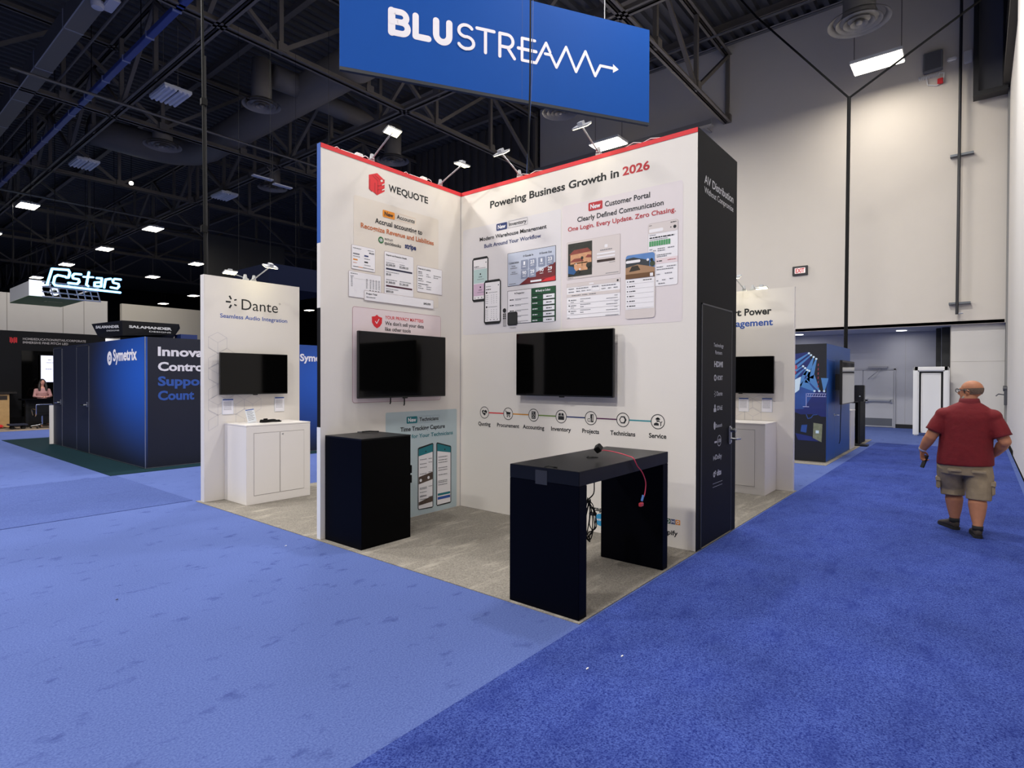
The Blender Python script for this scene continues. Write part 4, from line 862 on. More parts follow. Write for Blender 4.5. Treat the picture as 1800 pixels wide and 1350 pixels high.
arm_lamp('grey-backed arm lamp on the panel lettered Power Management', (9.52, 2.93, 3.137), -PI / 2, 0.47, 0.16, 0.5, 1.0)
arm_lamp('lit arm lamp reaching backward over the panel lettered Power Management', (9.54, 2.80, 3.137), PI / 2, 0.47, 0.1, 0.2, 1.0)
for x, lb in ((3.85, 'white lamp driver with wires on top of the left board, nearer its blue edge'), (4.82, 'white lamp driver with wires on top of the left board, nearer the inner corner')):
    t = thing('lamp_driver', lb, 'lamp driver', (x, 5.425, 4.2045))
    MB().m(WHITE_LAC).box((-0.16, -0.02, 0), (0.02, 0.02, 0.015), 0.004).box((0.04, -0.022, 0), (0.13, 0.025, 0.045), 0.006).done('housing', t)
    MB().m(WHITE_LAC).tube([(0.13, 0, 0.02), (0.18, 0.015, 0.05), (0.20, -0.01, 0.03), (0.215, 0.0, 0.012)], 0.005, 5).tube([(-0.16, 0, 0.01), (-0.2, 0.0, 0.03), (-0.24, 0, 0.01)], 0.004, 5).done('wire', t)
for y, lb in ((4.25, 'loop of thin white wire on the right board near the inner corner'), (2.75, 'loop of thin white wire on the right board near its outer end')):
    o = MB().m(WHITE_LAC).tube([(0, 0.22, 0.005), (0, 0.12, 0.035), (0.01, 0.02, 0.01), (0, -0.08, 0.028), (0, -0.2, 0.005)], 0.004, 5).done('lamp_wire', loc=(5.575, y, 4.206)); tag(o, lb, 'wire')
# ================================================================== FURNITURE
t = thing('counter_table', 'black waterfall-sided counter table at the front corner of the grey carpet', 'table', (3.43, 2.173, 0.0062))
MB().m(BLACKTOP).box((0, 0, 0.952), (1.493, 0.632, 1.056), 0.003).done('tabletop', t)
MB().m(NAVYLAM).box((0.0, 0, 0), (0.104, 0.632, 0.951), 0.003).done('leg', t)
MB().m(NAVYLAM).box((1.388, 0, 0), (1.492, 0.632, 0.951), 0.003).done('leg', t)
tag(MB().m(mat('grey_tape', '#24252c', 0.5)).box((-0.0015, 0.278, 0.93), (-0.0003, 0.385, 1.035)).done('tape_patch', t), 'dark grey square patch')
MB().m(CABLE).lathe([(0.03, 0), (0.03, 0.004), (0.018, 0.004)], (0.728, 0.31, 1.0562), 16).done('cable_grommet', t)
t = thing('cable_plug', 'black plug with a red cable hanging over the counter table edge', 'cable', (4.15, 2.45, 1.0625))
R = Matrix.Rotation(-0.55, 4, 'X') @ Matrix.Rotation(-0.5, 4, 'Y'); R.translation = Vector((0.0, 0.0, 0.075))
MB().m(CABLE).box((-0.02, -0.026, -0.03), (0.05, 0.026, 0.022), 0.006, mx=R).tube([(-0.02, 0.03, 0.004), (-0.06, 0.07, 0.003), (0.02, 0.1, 0.003)], 0.003, 5).done('plug', t)
pts = [(0.03, -0.01, 0.055), (0.16, 0.035, 0.045), (0.205, -0.02, 0.035), (0.195, -0.11, 0.025), (0.12, -0.22, 0.022), (0.075, -0.29, 0.014), (0.11, -0.305, -0.05), (0.18, -0.315, -0.11), (0.235, -0.32, -0.2), (0.22, -0.32, -0.29), (0.19, -0.32, -0.32)]
def smooth(pts, n=4):
    P = [Vector(p) for p in pts]; out = []
    for i in range(len(P) - 1):
        a, b_, c_, d_ = P[max(i - 1, 0)], P[i], P[i + 1], P[min(i + 2, len(P) - 1)]
        for k in range(n):
            s = k / n; out.append(0.5 * ((2 * b_) + (c_ - a) * s + (2 * a - 5 * b_ + 4 * c_ - d_) * s * s + (3 * b_ - a - 3 * c_ + d_) * s ** 3))
    return out + [P[-1]]
MB().m(mat('red_cable', '#b8324a', 0.5)).tube(smooth(pts), 0.0045, 6).done('cable', t)
MB().m(mat('blue_connector', '#3f6fb0', 0.5)).tube([(0.19, -0.32, -0.30), (0.165, -0.32, -0.345)], 0.010, 8).done('boot', t)
MB().m(mat('red_connector', '#c0414a', 0.4)).box((0.10, -0.332, -0.405), (0.15, -0.308, -0.375), 0.004, mx=Matrix.Translation((0.03, 0, 0.02)) @ Matrix.Rotation(0.0, 4, 'Y')).done('connector', t)
t = thing('cable_bundle', 'tangle of black cables hanging under the counter table', 'cables', (4.5, 2.70, 0.0))
rg = random.Random(3)
MB().m(CABLE).tube(smooth([(0.095, 0.04, 0.955), (0.1, 0.05, 0.76), (0.09, 0.05, 0.66), (0.0, 0.05, 0.62), (-0.06, 0.05, 0.58)]), 0.006, 6).done('cable', t)
for k in range(5):
    o_ = [(rg.uniform(-0.03, 0.02), 0.05 + rg.uniform(-0.03, 0.03), 0.63 - rg.uniform(0, 0.03))]
    for (x, z) in ((0.05, 0.55), (0.085, 0.46), (0.08, 0.37), (0.05, 0.30), (0.0, 0.25), (-0.05, 0.30), (-0.03, 0.45), (0.0, 0.6)): o_.append((x + rg.uniform(-0.025, 0.025), 0.05 + rg.uniform(-0.03, 0.03), z + rg.uniform(-0.03, 0.03)))
    MB().m(CABLE).tube(smooth(o_), 0.005, 6).done('cable_loop', t)
MB().m(mat('cable_tie', '#26262a', 0.4)).box((0.055, 0.02, 0.46), (0.10, 0.08, 0.485), 0.004).done('cable_tie', t)
t = thing('thin_wire', 'short black wire end lying on the left side of the counter table top', 'wire', (3.46, 2.44, 1.0625))
MB().m(CABLE).tube([(-0.01, 0.05, 0.004), (0.01, 0.02, 0.01), (0.015, -0.03, 0.004)], 0.004, 6).done('wire', t)
MB().m(CABLE).box((0.008, -0.045, 0.0), (0.022, -0.02, 0.01)).done('wire_tip', t)

t = thing('podium_cabinet', 'tall black cabinet standing against the left red-topped board', 'cabinet', (3.472, 4.742, 0.0062))
c = MB().m(BLACKLAM).box((0, 0, 0), (0.634, 0.63, 1.092), 0.002); c.done('body', t)
tag(MB().m(NAVYLAM).box((-0.003, 0.0, 0.0), (-0.0003, 0.63, 1.092)).done('side_panel', t), 'navy-black side panel')
MB().m(BLACKTOP).box((-0.003, -0.002, 1.0925), (0.636, 0.632, 1.107), 0.002).done('top', t)
for z in (0.585, 0.69): MB().m(CABLE).box((0.6345, -0.004, z), (0.652, 0.06, z + 0.085), 0.003).done('latch', t)
t = thing('cable_stub', 'short dark cable with a silver tip lying on the tall black cabinet', 'cable', (3.99, 5.25, 1.1135))
MB().m(CABLE).tube([(-0.09, 0.07, 0.008), (-0.03, 0.02, 0.014), (0.05, -0.05, 0.01)], 0.008, 6).done('cord', t)
MB().m(mat('dark_tip', '#55565a', 0.3, 0.7)).tube([(-0.13, 0.1, 0.008), (-0.09, 0.07, 0.008)], 0.006, 6).done('tip', t)

# ---- audio wing
DB = thing('display_board', 'free-standing white board with cube outlines, lettered Seamless Audio Integration', 'display board', (3.445, 8.231, 0))
MB().m(WHITE).box((0, 0, 0.008), (1.415, 0.10, 3.137)).done('panel', DB)
MB().m(WHITE_LAM).box((-0.012, 0.002, 0.008), (-0.0005, 0.102, 3.137)).done('edge_strip', DB)
c = MB().m(INK)
for a in (180, 120, 60, -60, -120):
    ca, sa = math.cos(math.radians(a)), math.sin(math.radians(a)); r0, r1 = (0.045, 0.10) if a != 180 else (0.03, 0.10)
    if a in (60, -60): c.stroke([(0.385 + 0.035 * ca, 2.795 + 0.035 * sa), (0.385 + 0.065 * ca + 0.02, 2.795 + 0.05 * sa)], 0.02, 1, False)
    else: c.stroke([(0.385 + r0 * ca, 2.795 + r0 * sa), (0.385 + r1 * ca, 2.795 + r1 * sa)], 0.024, 1, False)
c.text('Dante', 0.509, 1.06, 2.702, 0.152, 1, 0.0).annulus(1.09, 2.84, 0.010, 0.014, 1, 12); c.done('heading_lettering', DB)
MB().m(BLUEINK).text('Seamless Audio Integration', 0.207, 1.21, 2.565, 0.055, 1, 0.014).done('caption_lettering', DB)
c = MB().m(mat('faint_line_print', '#bdbac0', 0.7))
def cube(c, u, z, r, full=True):
    P = [(u + r * math.cos(PI / 6 + PI / 3 * k), z + r * math.sin(PI / 6 + PI / 3 * k)) for k in range(6)]
    for i in range(6):
        a, b_ = P[i], P[(i + 1) % 6]
        if min(a[0], b_[0]) > 0.003: c.line(*a, *b_, 0.0035, 1)
    if full:
        for k in (1, 3, 5):
            q = P[(k + 3) % 6] if False else P[(k - 1 + 0) % 6]
            if q[0] > 0.003: c.line(u, z, *q, 0.0035, 1)
for u, z in ((0.175, 2.21), (0.30, 1.99), (0.05, 1.99), (0.175, 1.78), (0.05, 1.56), (0.30, 1.56), (0.175, 1.34), (0.05, 1.13), (0.42, 1.34), (0.55, 1.13), (0.67, 1.34)): cube(c, u, z, 0.145)
c.done('cube_outline', DB)
def info_card(label, loc, rotz, wd=0.157, ht=0.222):
    t = thing('info_card', label, 'information card', loc, rotz, 'acrylic information cards')
    MB().m(mat('acrylic', '#dfe3ea', 0.15)).box((-wd / 2, -0.008, 0), (wd / 2, -0.0005, ht)).done('holder', t)
    c = MB().m(mat('paper', '#eceaf0', 0.8)).rect(-wd / 2 + 0.006, 0.006, wd / 2 - 0.006, ht - 0.006, 8).m(BLUEINK).rect(-wd / 2 + 0.006, ht - 0.022, wd / 2 - 0.006, ht - 0.006, 9)
    c.m(GREYINK); rows(c, -wd / 2 + 0.02, wd / 2 - 0.03, [ht - 0.05 - 0.018 * k for k in range(7)], 0.005, 4, 9); c.done('printed_sheet', t)
    return t
info_card('left information card under the television on the cube-outlined board', (3.755, 8.231, 1.203), 0)
info_card('right information card under the television on the cube-outlined board', (4.526, 8.231, 1.212), 0)
def white_counter(label, loc, rotz, wd, dp, ht, doors):
    t = thing('storage_counter', label, 'counter', loc, rotz, 'white counters')
    MB().m(WHITE_LAM).box((0, 0, 0), (wd, dp, ht - 0.02), 0.003).done('body', t)
    MB().m(WHITE_LAM).box((-0.002, -0.002, ht - 0.0195), (wd + 0.002, dp, ht), 0.003).done('top', t)
    for j, (a, b_) in enumerate(doors):
        tag(MB().m(mat('door_gap', '#77706b', 0.8)).box((a - 0.004, -0.0006, 0.115), (b_ + 0.004, -0.0002, 0.965)).done('door_reveal', t))
        d = MB().m(WHITE_LAM).box((a, -0.004, 0.12), (b_, -0.0008, 0.96)).done('door', t)
        if j == len(doors) - 1: MB().m(ALU).lathe([(0.01, -0.009), (0.01, -0.0045)], (a + 0.035 if j else b_ - 0.035, 0, 0.93), 12, 'Y').done('lock', d)
    return t
white_counter('white two-door counter in front of the cube-outlined board', (3.705, 7.585, 0.0062), 0, 0.945, 0.637, 1.077, ((0.105, 0.468), (0.482, 0.842)))
t = thing('table_card', 'small tilted sign card standing on the two-door white counter', 'sign card', (3.965, 7.93, 1.0835), 0.15)
R = Matrix.Rotation(-0.22, 4, 'X') @ Matrix.Rotation(-0.1, 4, 'Y')
MB().m(mat('acrylic', '#dfe3ea', 0.15)).box((-0.07, 0, 0.014), (0.07, 0.006, 0.2), mx=R).done('card', t)
c = MB().m(BLUEINK).box((-0.066, -0.001, 0.185), (0.066, -0.0002, 0.197), mx=R).m(GREYINK)
for k in range(7): c.box((-0.055, -0.001, 0.165 - 0.02 * k), (0.03 + 0.02 * (k % 2), -0.0002, 0.171 - 0.02 * k), mx=R)
c.done('print', t)
MB().m(mat('acrylic', '#dfe3ea', 0.15)).box((-0.07, -0.02, 0.0), (0.07, 0.06, 0.005)).done('foot', t)
t = thing('cable_coil', 'small heap of dark cables beside the sign card on the white counter', 'cables', (4.215, 7.90, 1.0838))
for k in range(3):
    MB().m(CABLE).tube(smooth([(0.16 * math.cos(a) * (1 - 0.15 * k) - 0.02 * k, 0.06 * math.sin(a) * (1 - 0.1 * k), 0.008 + 0.012 * k + 0.004 * math.sin(3 * a)) for a in [j * PI / 4 for j in range(9)]]), 0.007, 6).done('cable_loop', t)
MB().m(CABLE).box((0.05, -0.03, 0.002), (0.13, 0.01, 0.03), 0.006).done('plug', t)
MB().m(CABLE).box((-0.1, 0.0, 0.035), (-0.04, 0.03, 0.055), 0.006).done('plug', t)

# ---- power wing
PB = thing('display_board', 'free-standing white board lettered Power Management, behind the black closet', 'display board', (9.487, 3.65, 0), -PI / 2)
MB().m(WHITE).box((0, 0, 0.008), (1.47, 0.068, 3.135)).done('panel', PB)
MB().m(WHITE_LAM).box((1.4705, 0.0, 0.008), (1.478, 0.07, 3.135)).done('edge_strip', PB)
MB().m(INK).text('Smart', 0.21, 0.695, 2.742, 0.105, 1, 0.03).text('Power', 0.741, 1.15, 2.742, 0.105, 1, 0.03).done('heading_lettering', PB)
MB().m(BLUEINK).text('Man', 0.24, 0.585, 2.568, 0.1, 1, 0.025).text('agement', 0.605, 1.172, 2.568, 0.1, 1, 0.025).done('caption_lettering', PB)
c = MB().m(mat('faint_line_print', '#bdbac0', 0.7))
for u, z in ((0.75, 1.34), (0.88, 1.13), (1.0, 1.34), (0.63, 1.13)): cube(c, u, z, 0.145)
c.done('cube_outline', PB)
info_card('left information card under the television on the Power Management board', (9.487, 2.909, 1.203), -PI / 2)
info_card('right information card under the television on the Power Management board', (9.487, 2.556, 1.207), -PI / 2)
white_counter('white counter in front of the Power Management board', (8.87, 3.36, 0.0062), -PI / 2, 0.945, 0.612, 1.06, ((0.11, 0.475), (0.485, 0.80)))

# ================================================================== HANGING BLUE SIGN
BA = math.radians(-30.7)
t = thing('hanging_sign', 'large blue sign hanging over the exhibit, with white lettering ending in a wave and arrow', 'hanging sign', (6.62, 5.38, 5.884), BA)
BLUE = mat('royal_blue_sign', '#0d4a9c', 0.65, noise=0.02, nscale=4, spec=0.15)
MB().m(BLUE).box((-2.46, 0, 0), (2.36, 0.05, 1.496)).done('banner', t)
MB().m(mat('banner_frame', '#141a26', 0.5)).box((-2.46, 0.0, -0.045), (2.36, 0.055, -0.001)).box((-2.46, 0.051, 0), (2.36, 0.056, 1.496)).done('frame', t)
MB().m(mat('banner_seam', '#163f80', 0.6)).rect(0.145, 0.0, 0.151, 1.496, 1).done('seam', t)
WS = mat('white_sign_print', '#e8e4ea', 0.6)
z0 = -5.884
c = MB().m(WS)
def S(pts, wd, closed=False): c.stroke([(u, z + z0) for u, z in pts], wd, 2)
def arc(u, z, ru, rz, a0, a1, n=12): return [(u + ru * math.cos(math.radians(a0 + (a1 - a0) * k / n)), z + rz * math.sin(math.radians(a0 + (a1 - a0) * k / n))) for k in range(n + 1)]
S([(-1.775, 6.77), (-1.775, 6.475)], 0.10); S([(-1.775, 6.77), (-1.65, 6.77)] + arc(-1.65, 6.70, 0.075, 0.07, 90, -90) + [(-1.775, 6.63)], 0.085); S([(-1.66, 6.63)] + arc(-1.635, 6.553, 0.08, 0.077, 90, -90) + [(-1.775, 6.476)], 0.085)
S([(-1.445, 6.77), (-1.445, 6.486), (-1.265, 6.486)], 0.088)
S([(-1.155, 6.765), (-1.155, 6.58)] + arc(-1.06, 6.58, 0.095, 0.098, 180, 360) + [(-0.965, 6.58), (-0.965, 6.765)], 0.092)
c.done('bold_lettering', t)
c = MB().m(WS); TW = 0.048
S(arc(-0.72, 6.705, 0.105, 0.09, 35, 180) + arc(-0.72, 6.70, 0.105, 0.075, 180, 260) + arc(-0.71, 6.545, 0.105, 0.085, 85, -90) + arc(-0.715, 6.545, 0.12, 0.09, -90, -155), TW)
S([(-0.555, 6.79), (-0.295, 6.79)], TW); S([(-0.425, 6.79), (-0.425, 6.462)], TW)
S([(-0.205, 6.455), (-0.205, 6.79), (-0.09, 6.79)] + arc(-0.09, 6.697, 0.09, 0.093, 90, -90) + [(-0.205, 6.604)], TW); S([(-0.085, 6.604), (0.025, 6.46)], TW)
S([(0.35, 6.79), (0.145, 6.79), (0.145, 6.465), (0.37, 6.465), (0.535, 6.795), (0.60, 6.67)], TW * 0.9); S([(0.085, 6.632), (0.37, 6.632)], TW); S([(0.52, 6.632), (0.605, 6.632)], TW * 0.9)
S([(0.612, 6.632), (0.707, 6.462), (0.869, 6.80), (1.039, 6.458), (1.20, 6.80), (1.372, 6.455), (1.463, 6.632), (1.68, 6.632)], TW * 0.9)
c.done('thin_lettering', t)
MB().m(WS).pg([(1.688, 6.70 + z0), (1.792, 6.633 + z0), (1.688, 6.562 + z0)], 2).done('arrow_head', t)
for u in (-2.0, 1.55): MB().m(ALU).tube([(u, 0.025, 1.48), (u, 0.025, 6.5)], 0.008, 5).done('suspension_wire', t)
t = thing('rigging_rope', 'dark rope hanging just in front of the blue sign down to the right board', 'rope', (6.02, 4.63, 4.43))
MB().m(CABLE).tube([(0, 0, 0), (0, -0.03, 1.2), (0, -0.055, 8)], 0.012, 6).done('rope', t)
MB().m(mat('blue_rope', '#33518e', 0.6)).tube([(0.0, 0.02, 0.0), (0.02, -0.05, 1.3), (0.02, -0.1, 7)], 0.006, 5).done('rope_strand', t)
t = thing('hoist_line', 'long black vertical hoist cable running from the roof behind the cube-outlined board', 'cable', (3.97, 9.5, 0.0065))
MB().m(CABLE).tube([(0.02, 0, 0.05), (0.015, 0, 3.5), (-0.02, 0, 7.6), (-0.05, 0, 11.4)], 0.022, 8).done('cable', t)
MB().m(mat('grey_hoist_pipe', '#1f1e20', 0.7)).tube([(0.06, 0.03, 0.05), (0.055, 0.03, 3.5), (0.03, 0.03, 6.8)], 0.018, 8).done('pipe', t)
MB().m(CABLE).lathe([(0.06, 0), (0.06, 0.03), (0.04, 0.05)], (0.03, 0.01, 0), 20).done('base', t)
for z in (4.0, 6.0): MB().m(CABLE).box((-0.04, -0.03, z), (0.05, 0.05, z + 0.12), 0.01).done('junction_box', t)

# ================================================================== NAVY EXHIBIT (behind, left)
NV = thing('exhibit_booth', 'navy blue exhibit box with two outlined doors and a round white logo', 'exhibit booth', (3.994, 12.09, 0))
GL = print_gradient_mat('navy_fade_left', (6.3, 0, 1.75), (3.6, 1, 1.9), '#1a56b8', '#0b1126')
GR = print_gradient_mat('navy_fade_right', (3.75, 0, 1.7), (2.6, 1, 1.9), '#1a56b8', '#0b1126')
MB().m(GL).box((0, 0, 0.012), (6.3, 0.04, 2.485)).done('skin_panel', NV, loc=(0, 6.3, 0), rot=(0, 0, -PI / 2))
MB().m(GR).box((0.041, 0, 0.012), (4.6, 0.04, 2.485)).done('skin_panel', NV)
MB().m(BLACKWALL).box((0.041, 0.041, 0.012), (4.6, 6.3, 2.47)).done('core', NV)
c = MB().m(ALU).box((-0.006, -0.006, 0.012), (0.006, 0.006, 2.487)).box((-0.004, 0.0, 0.012), (-0.0005, 6.3, 0.024)).box((0, -0.004, 0.012), (4.6, -0.0005, 0.02)); c.done('corner_profile', NV)
tag(MB().m(WHITE_LAM).box((-0.08, 6.31, 0.012), (0.0, 6.36, 1.0)).done('end_panel', NV), 'white end panel')
for y1, y0 in ((6.38, 5.50), (4.30, 3.37)):
    y1 = min(y1, 6.29)
    d = MB().m(mat('navy_door', '#0c1328', 0.55)).box((-0.006, y0 + 0.02, 0.03), (-0.0005, y1 - 0.02, 2.43)).done('door', NV)
    c = MB().m(ALU); c.box((-0.009, y0, 0.02), (-0.0005, y0 + 0.02, 2.45)).box((-0.009, y1 - 0.02, 0.02), (-0.0005, y1, 2.45)).box((-0.009, y0, 2.43), (-0.0005, y1, 2.45)); c.done('door_outline', NV)
    MB().m(CHROME).box((-0.03, y0 + 0.06, 1.05), (-0.006, y0 + 0.12, 1.17), 0.006).tube([(-0.03, y0 + 0.09, 1.1), (-0.07, y0 + 0.09, 1.1), (-0.07, y0 + 0.36, 1.09)], 0.016, 8).done('handle', d)
def circ_logo(c, u, z, r, layer):
    c.disc(u, z, r, layer, 28).m(mat('logo_navy', '#123f86', 0.6)).annulus(u + r * 0.1, z, r * 0.28, r * 0.42, layer + 1, 20).pg([(u - r * 0.35, z - r * 0.7), (u - r * 0.05, z - r * 0.25), (u - r * 0.3, z - r * 0.1)], layer + 1)
c = MB().m(WS); circ_logo(c, 4.32, 2.12, 0.145, 2); c.m(WS).text('Symetrix', 4.535, 5.89, 2.065, 0.22, 2, 0.035); c.done('logo_lettering', NV, loc=(0, 6.3, 0), rot=(0, 0, -PI / 2))
c = MB().m(WS).text('Innovative', 0.216, 1.50, 2.14, 0.16, 2, 0.035); c.done('slogan_lettering', NV)
MB().m(WS).text('Control', 0.216, 1.09, 1.855, 0.155, 2, 0.035).done('slogan_lettering', NV)
for s_, u1_, z_ in (('Support', 0.216 + 0.98, 1.57), ('Count', 0.865, 1.295)): tag(MB().m(mat('mid_blue_print', '#2c55a6', 0.6)).text(s_, 0.216, u1_, z_, 0.165, 2, 0.035).done('slogan_lettering', NV), 'blue slogan lettering')
c = MB().m(WS); c.text('Symetrix', 3.156, 4.05, 2.115, 0.155, 2, 0.035); circ_logo(c, 3.03, 2.18, 0.085, 2); c.done('logo_lettering', NV)
o = thing('overhead_header', 'dark navy header box hanging over the navy exhibit, right of the cube-outlined board', 'hanging header', (7.413, 14.0, 4.05))
HD = mat('dark_navy_header', '#0a1128', 0.8, spec=0.1)
MB().m(HD).box((0, 0, 0), (1.9, 1.9, 0.6)).done('header_panel', o)
for q in ((0.1, 0.1), (1.8, 0.1), (0.1, 1.8), (1.8, 1.8)): MB().m(CABLE).tube([(q[0], q[1], 0.6), (q[0], q[1], 7.3)], 0.004, 5).done('suspension_wire', o)

# ---- flared dark header behind the navy exhibit
t = thing('flared_header', 'flared black kiosk header with silver lettering behind the navy exhibit', 'kiosk', (5.6, 20.0, 0))
HB = mat('flared_black', '#15151a', 0.55)
P = [(0.035, 0.0), (0.45, -0.0)]
c = MB().m(HB)
top = [(-0.07, 1.15, 3.36), (0.4, 0, 3.44), (1.985, 0, 3.445), (2.45, 1.15, 3.4), (1.985, 2.3, 3.4), (0.4, 2.3, 3.4)]
bot = [(0.1, 1.15, 2.98), (0.45, 0.12, 2.99), (1.9, 0.12, 3.10), (2.2, 1.15, 3.0), (1.9, 2.1, 3.0), (0.45, 2.1, 3.0)]
a = [c.bm.verts.new(p) for p in bot]; b_ = [c.bm.verts.new(p) for p in top]; c.skin([a, b_]); c.done('header', t)
MB().m(HB).box((0.5, 0.5, 0.0065), (1.9, 1.9, 2.98)).done('pillar', t)
tilt = math.atan2(0.12, 0.4)
c = MB().m(mat('silver_letter', '#c3c4cb', 0.4)).text('SALAMANDER', 0, 1.19, 0.0, 0.075, 8, 0.05).text('DESIGNS', 0.55, 1.17, -0.10, 0.042, 8, 0.01); c.done('header_lettering', t, loc=(0.59, 0.045, 3.235), rot=(-tilt * 0.0, 0, 0))
c = MB().m(mat('silver_letter', '#c3c4cb', 0.4)).text('SALAMANDER', 0, 0.95, 0.0, 0.075, 8, 0.05).text('DESIGNS', 0.45, 0.95, -0.10, 0.042, 8, 0.01); c.done('header_lettering', t, loc=(0.0, 0.98, 3.22), rot=(0, 0, -math.atan2(1.15, 0.47)))
tag(MB().m(mat('blue_block', '#152a66', 0.6)).box((2.0, -0.1, 2.6), (2.5, 0.4, 3.12)).done('side_block', t), 'blue block')

# ================================================================== BLACK VIDEO WALL EXHIBIT (far left)
VW = thing('video_wall', 'black video wall exhibit with a small red logo at the far left', 'exhibit wall', (2.0, 26.0, 0))
MB().m(BLACKWALL).box((0, 0, 0.0065), (6.6, 0.3, 3.335)).done('wall_shell', VW)
MB().m(SCREEN).box((2.75, -0.02, 0.35), (6.2, -0.001, 2.65)).done('led_screen', VW)
c = MB().m(RED)
for (u, h0, h1) in ((2.44, 2.93, 3.07), (2.475, 2.90, 3.10), (2.51, 2.93, 3.07), (2.545, 2.90, 3.1), (2.58, 2.93, 3.07), (2.615, 2.92, 3.09)): c.rect(u, h0, u + 0.02, h1, 2)
c.rect(2.43, 3.085, 2.5, 3.1, 2).rect(2.57, 3.085, 2.635, 3.1, 2); c.done('red_logo', VW)
MB().m(mat('dim_white_ink', '#a09a9a', 0.6)).text('HOME/EDUCATION/RETAIL/CORPORATE', 2.79, 4.62, 3.03, 0.075, 2, 0.02).text('IMMERSIVE FINE PITCH LED', 2.79, 4.08, 2.905, 0.075, 2, 0.02).done('heading_lettering', VW)
t = thing('display_screen', 'bright white lit screen above the seated woman, half hidden by the navy exhibit', 'screen', (5.246, 25.80, 1.55))
MB().m(BEZEL).box((-0.02, 0.01, -0.02), (0.72, 0.06, 0.96)).done('casing', t)
c = MB().m(mat('lit_screen_white', '#dfe2fb', 0.3, emit=0.85)).rect(0, 0, 0.70, 0.94, 0).m(GREYINK).greek(0.2, 0.78, 0.3, 0.02, 1).greek(0.15, 0.68, 0.35, 0.015, 1, 3).greek(0.13, 0.45, 0.32, 0.02, 1, 4); c.done('lit_panel', t)
t = thing('wooden_counter', 'light wooden counter with a dark overhanging top at the left edge', 'counter', (3.2, 25.3, 0.0065))
MB().m(mat('light_wood', '#b08d5c', 0.5, noise=0.2, nscale=9)).box((0, 0, 0.02), (1.105, 0.6, 1.155), 0.004).done('body', t)
MB().m(mat('dark_top', '#24201d', 0.35)).box((-0.1, -0.08, 1.156), (1.29, 0.7, 1.215), 0.006).done('top', t)
MB().m(mat('vent_dark', '#241a12', 0.6)).box((0.6, -0.004, 0.95), (1.05, -0.0005, 1.09)).done('vent', t)
t = thing('furniture_dolly', 'small blue-topped dolly on the tan carpet at the left edge', 'dolly', (4.2, 24.5, 0.0065))
MB().m(mat('dolly_blue', '#1d2236', 0.7)).box((-0.05, -0.1, 0.12), (0.42, 0.35, 0.17), 0.01).done('deck', t)
for q in ((0.05, 0.0), (0.33, 0.0), (0.05, 0.25), (0.33, 0.25)): MB().m(RUBBER).lathe([(0.05, -0.015), (0.05, 0.015)], (q[0], q[1], 0.05), 12, 'Y').box((q[0] - 0.02, q[1] - 0.02, 0.07), (q[0] + 0.02, q[1] + 0.02, 0.12)).done('caster', t)
t = thing('red_floor_box', 'small red object on the tan carpet at the very left edge', 'box', (4.02, 25.1, 0.0065))
MB().m(RED).box((-0.3, 0, 0.03), (0.1, 0.12, 0.13), 0.03).done('body', t)
MB().m(CABLE).tube([(0.1, 0.06, 0.05), (0.25, 0.0, 0.012), (0.4, -0.1, 0.008)], 0.01, 6).done('cord', t)
t = thing('dark_table', 'dark glossy table in front of the seated woman', 'table', (5.3, 25.25, 0.0065))
MB().m(mat('glossy_black', '#0d0d10', 0.08)).box((-0.75, -0.32, 0.93), (0.9, 0.2, 0.985), 0.01).done('tabletop', t)
for x in (-0.6, 0.75): MB().m(BEZEL).box((x, -0.1, 0), (x + 0.08, 0.1, 0.929)).done('leg', t)
MB().m(BEZEL).box((-0.515, -0.02, 0.1), (0.745, 0.0, 0.929)).done('under_table_dark_sheet', t)  # dark sheet added for the darkness below the tabletop, hides her legs
def office_chair(name, label, x, y, rz, seat_m, back_m, zs, zb, w_=0.42, arms=True):
    t = thing(name, label, 'chair', (x, y, 0.0065), rz)
    MB().m(seat_m).box((-w_ / 2, -0.22, zs), (w_ / 2, 0.22, zs + 0.05), 0.02).done('seat', t)
    MB().m(back_m).box((-w_ / 2 + 0.02, -0.27, zs + 0.1), (w_ / 2 - 0.02, -0.245, zb), 0.01).done('backrest', t)
    c = MB().m(CHROME)
    for s_ in (-1, 1): c.tube(smooth([(s_ * w_ / 2, 0.2, zs), (s_ * w_ / 2, -0.1, zs - 0.02), (s_ * w_ / 2, -0.24, zs + 0.06), (s_ * w_ / 2, -0.27, zb)]), 0.016, 8)
    c.tube([(-w_ / 2, -0.268, zb), (w_ / 2, -0.268, zb)], 0.014, 8); c.done('frame', t)
    for s_ in (-1, 1) if arms else (): MB().m(CHROME).tube(smooth([(s_ * w_ / 2, -0.24, zs + 0.22), (s_ * (w_ / 2 + 0.05), -0.1, zs + 0.24), (s_ * (w_ / 2 + 0.05), 0.1, zs + 0.22), (s_ * w_ / 2, 0.14, zs)]), 0.014, 8).done('armrest', t)
    MB().m(CHROME).tube([(0, 0, 0.1), (0, 0, zs)], 0.025, 10).done('column', t)
    for k in range(5):
        a = 2 * PI * k / 5 + 0.3
        l = MB().m(CHROME).tube([(0, 0, 0.12), (0.3 * math.cos(a), 0.3 * math.sin(a), 0.075)], [0.026, 0.016], 8).done('base_leg', t)
        MB().m(RUBBER).lathe([(0.03, -0.02), (0.03, 0.02)], (0.3 * math.cos(a), 0.3 * math.sin(a), 0.0305), 12, 'Y').done('caster', l)
    return t
office_chair('office_chair', 'chrome-framed black office chair pushed up to the dark table, its back to the viewer', 5.02, 24.55, 0.0, BEZEL, BEZEL, 0.42, 0.80)
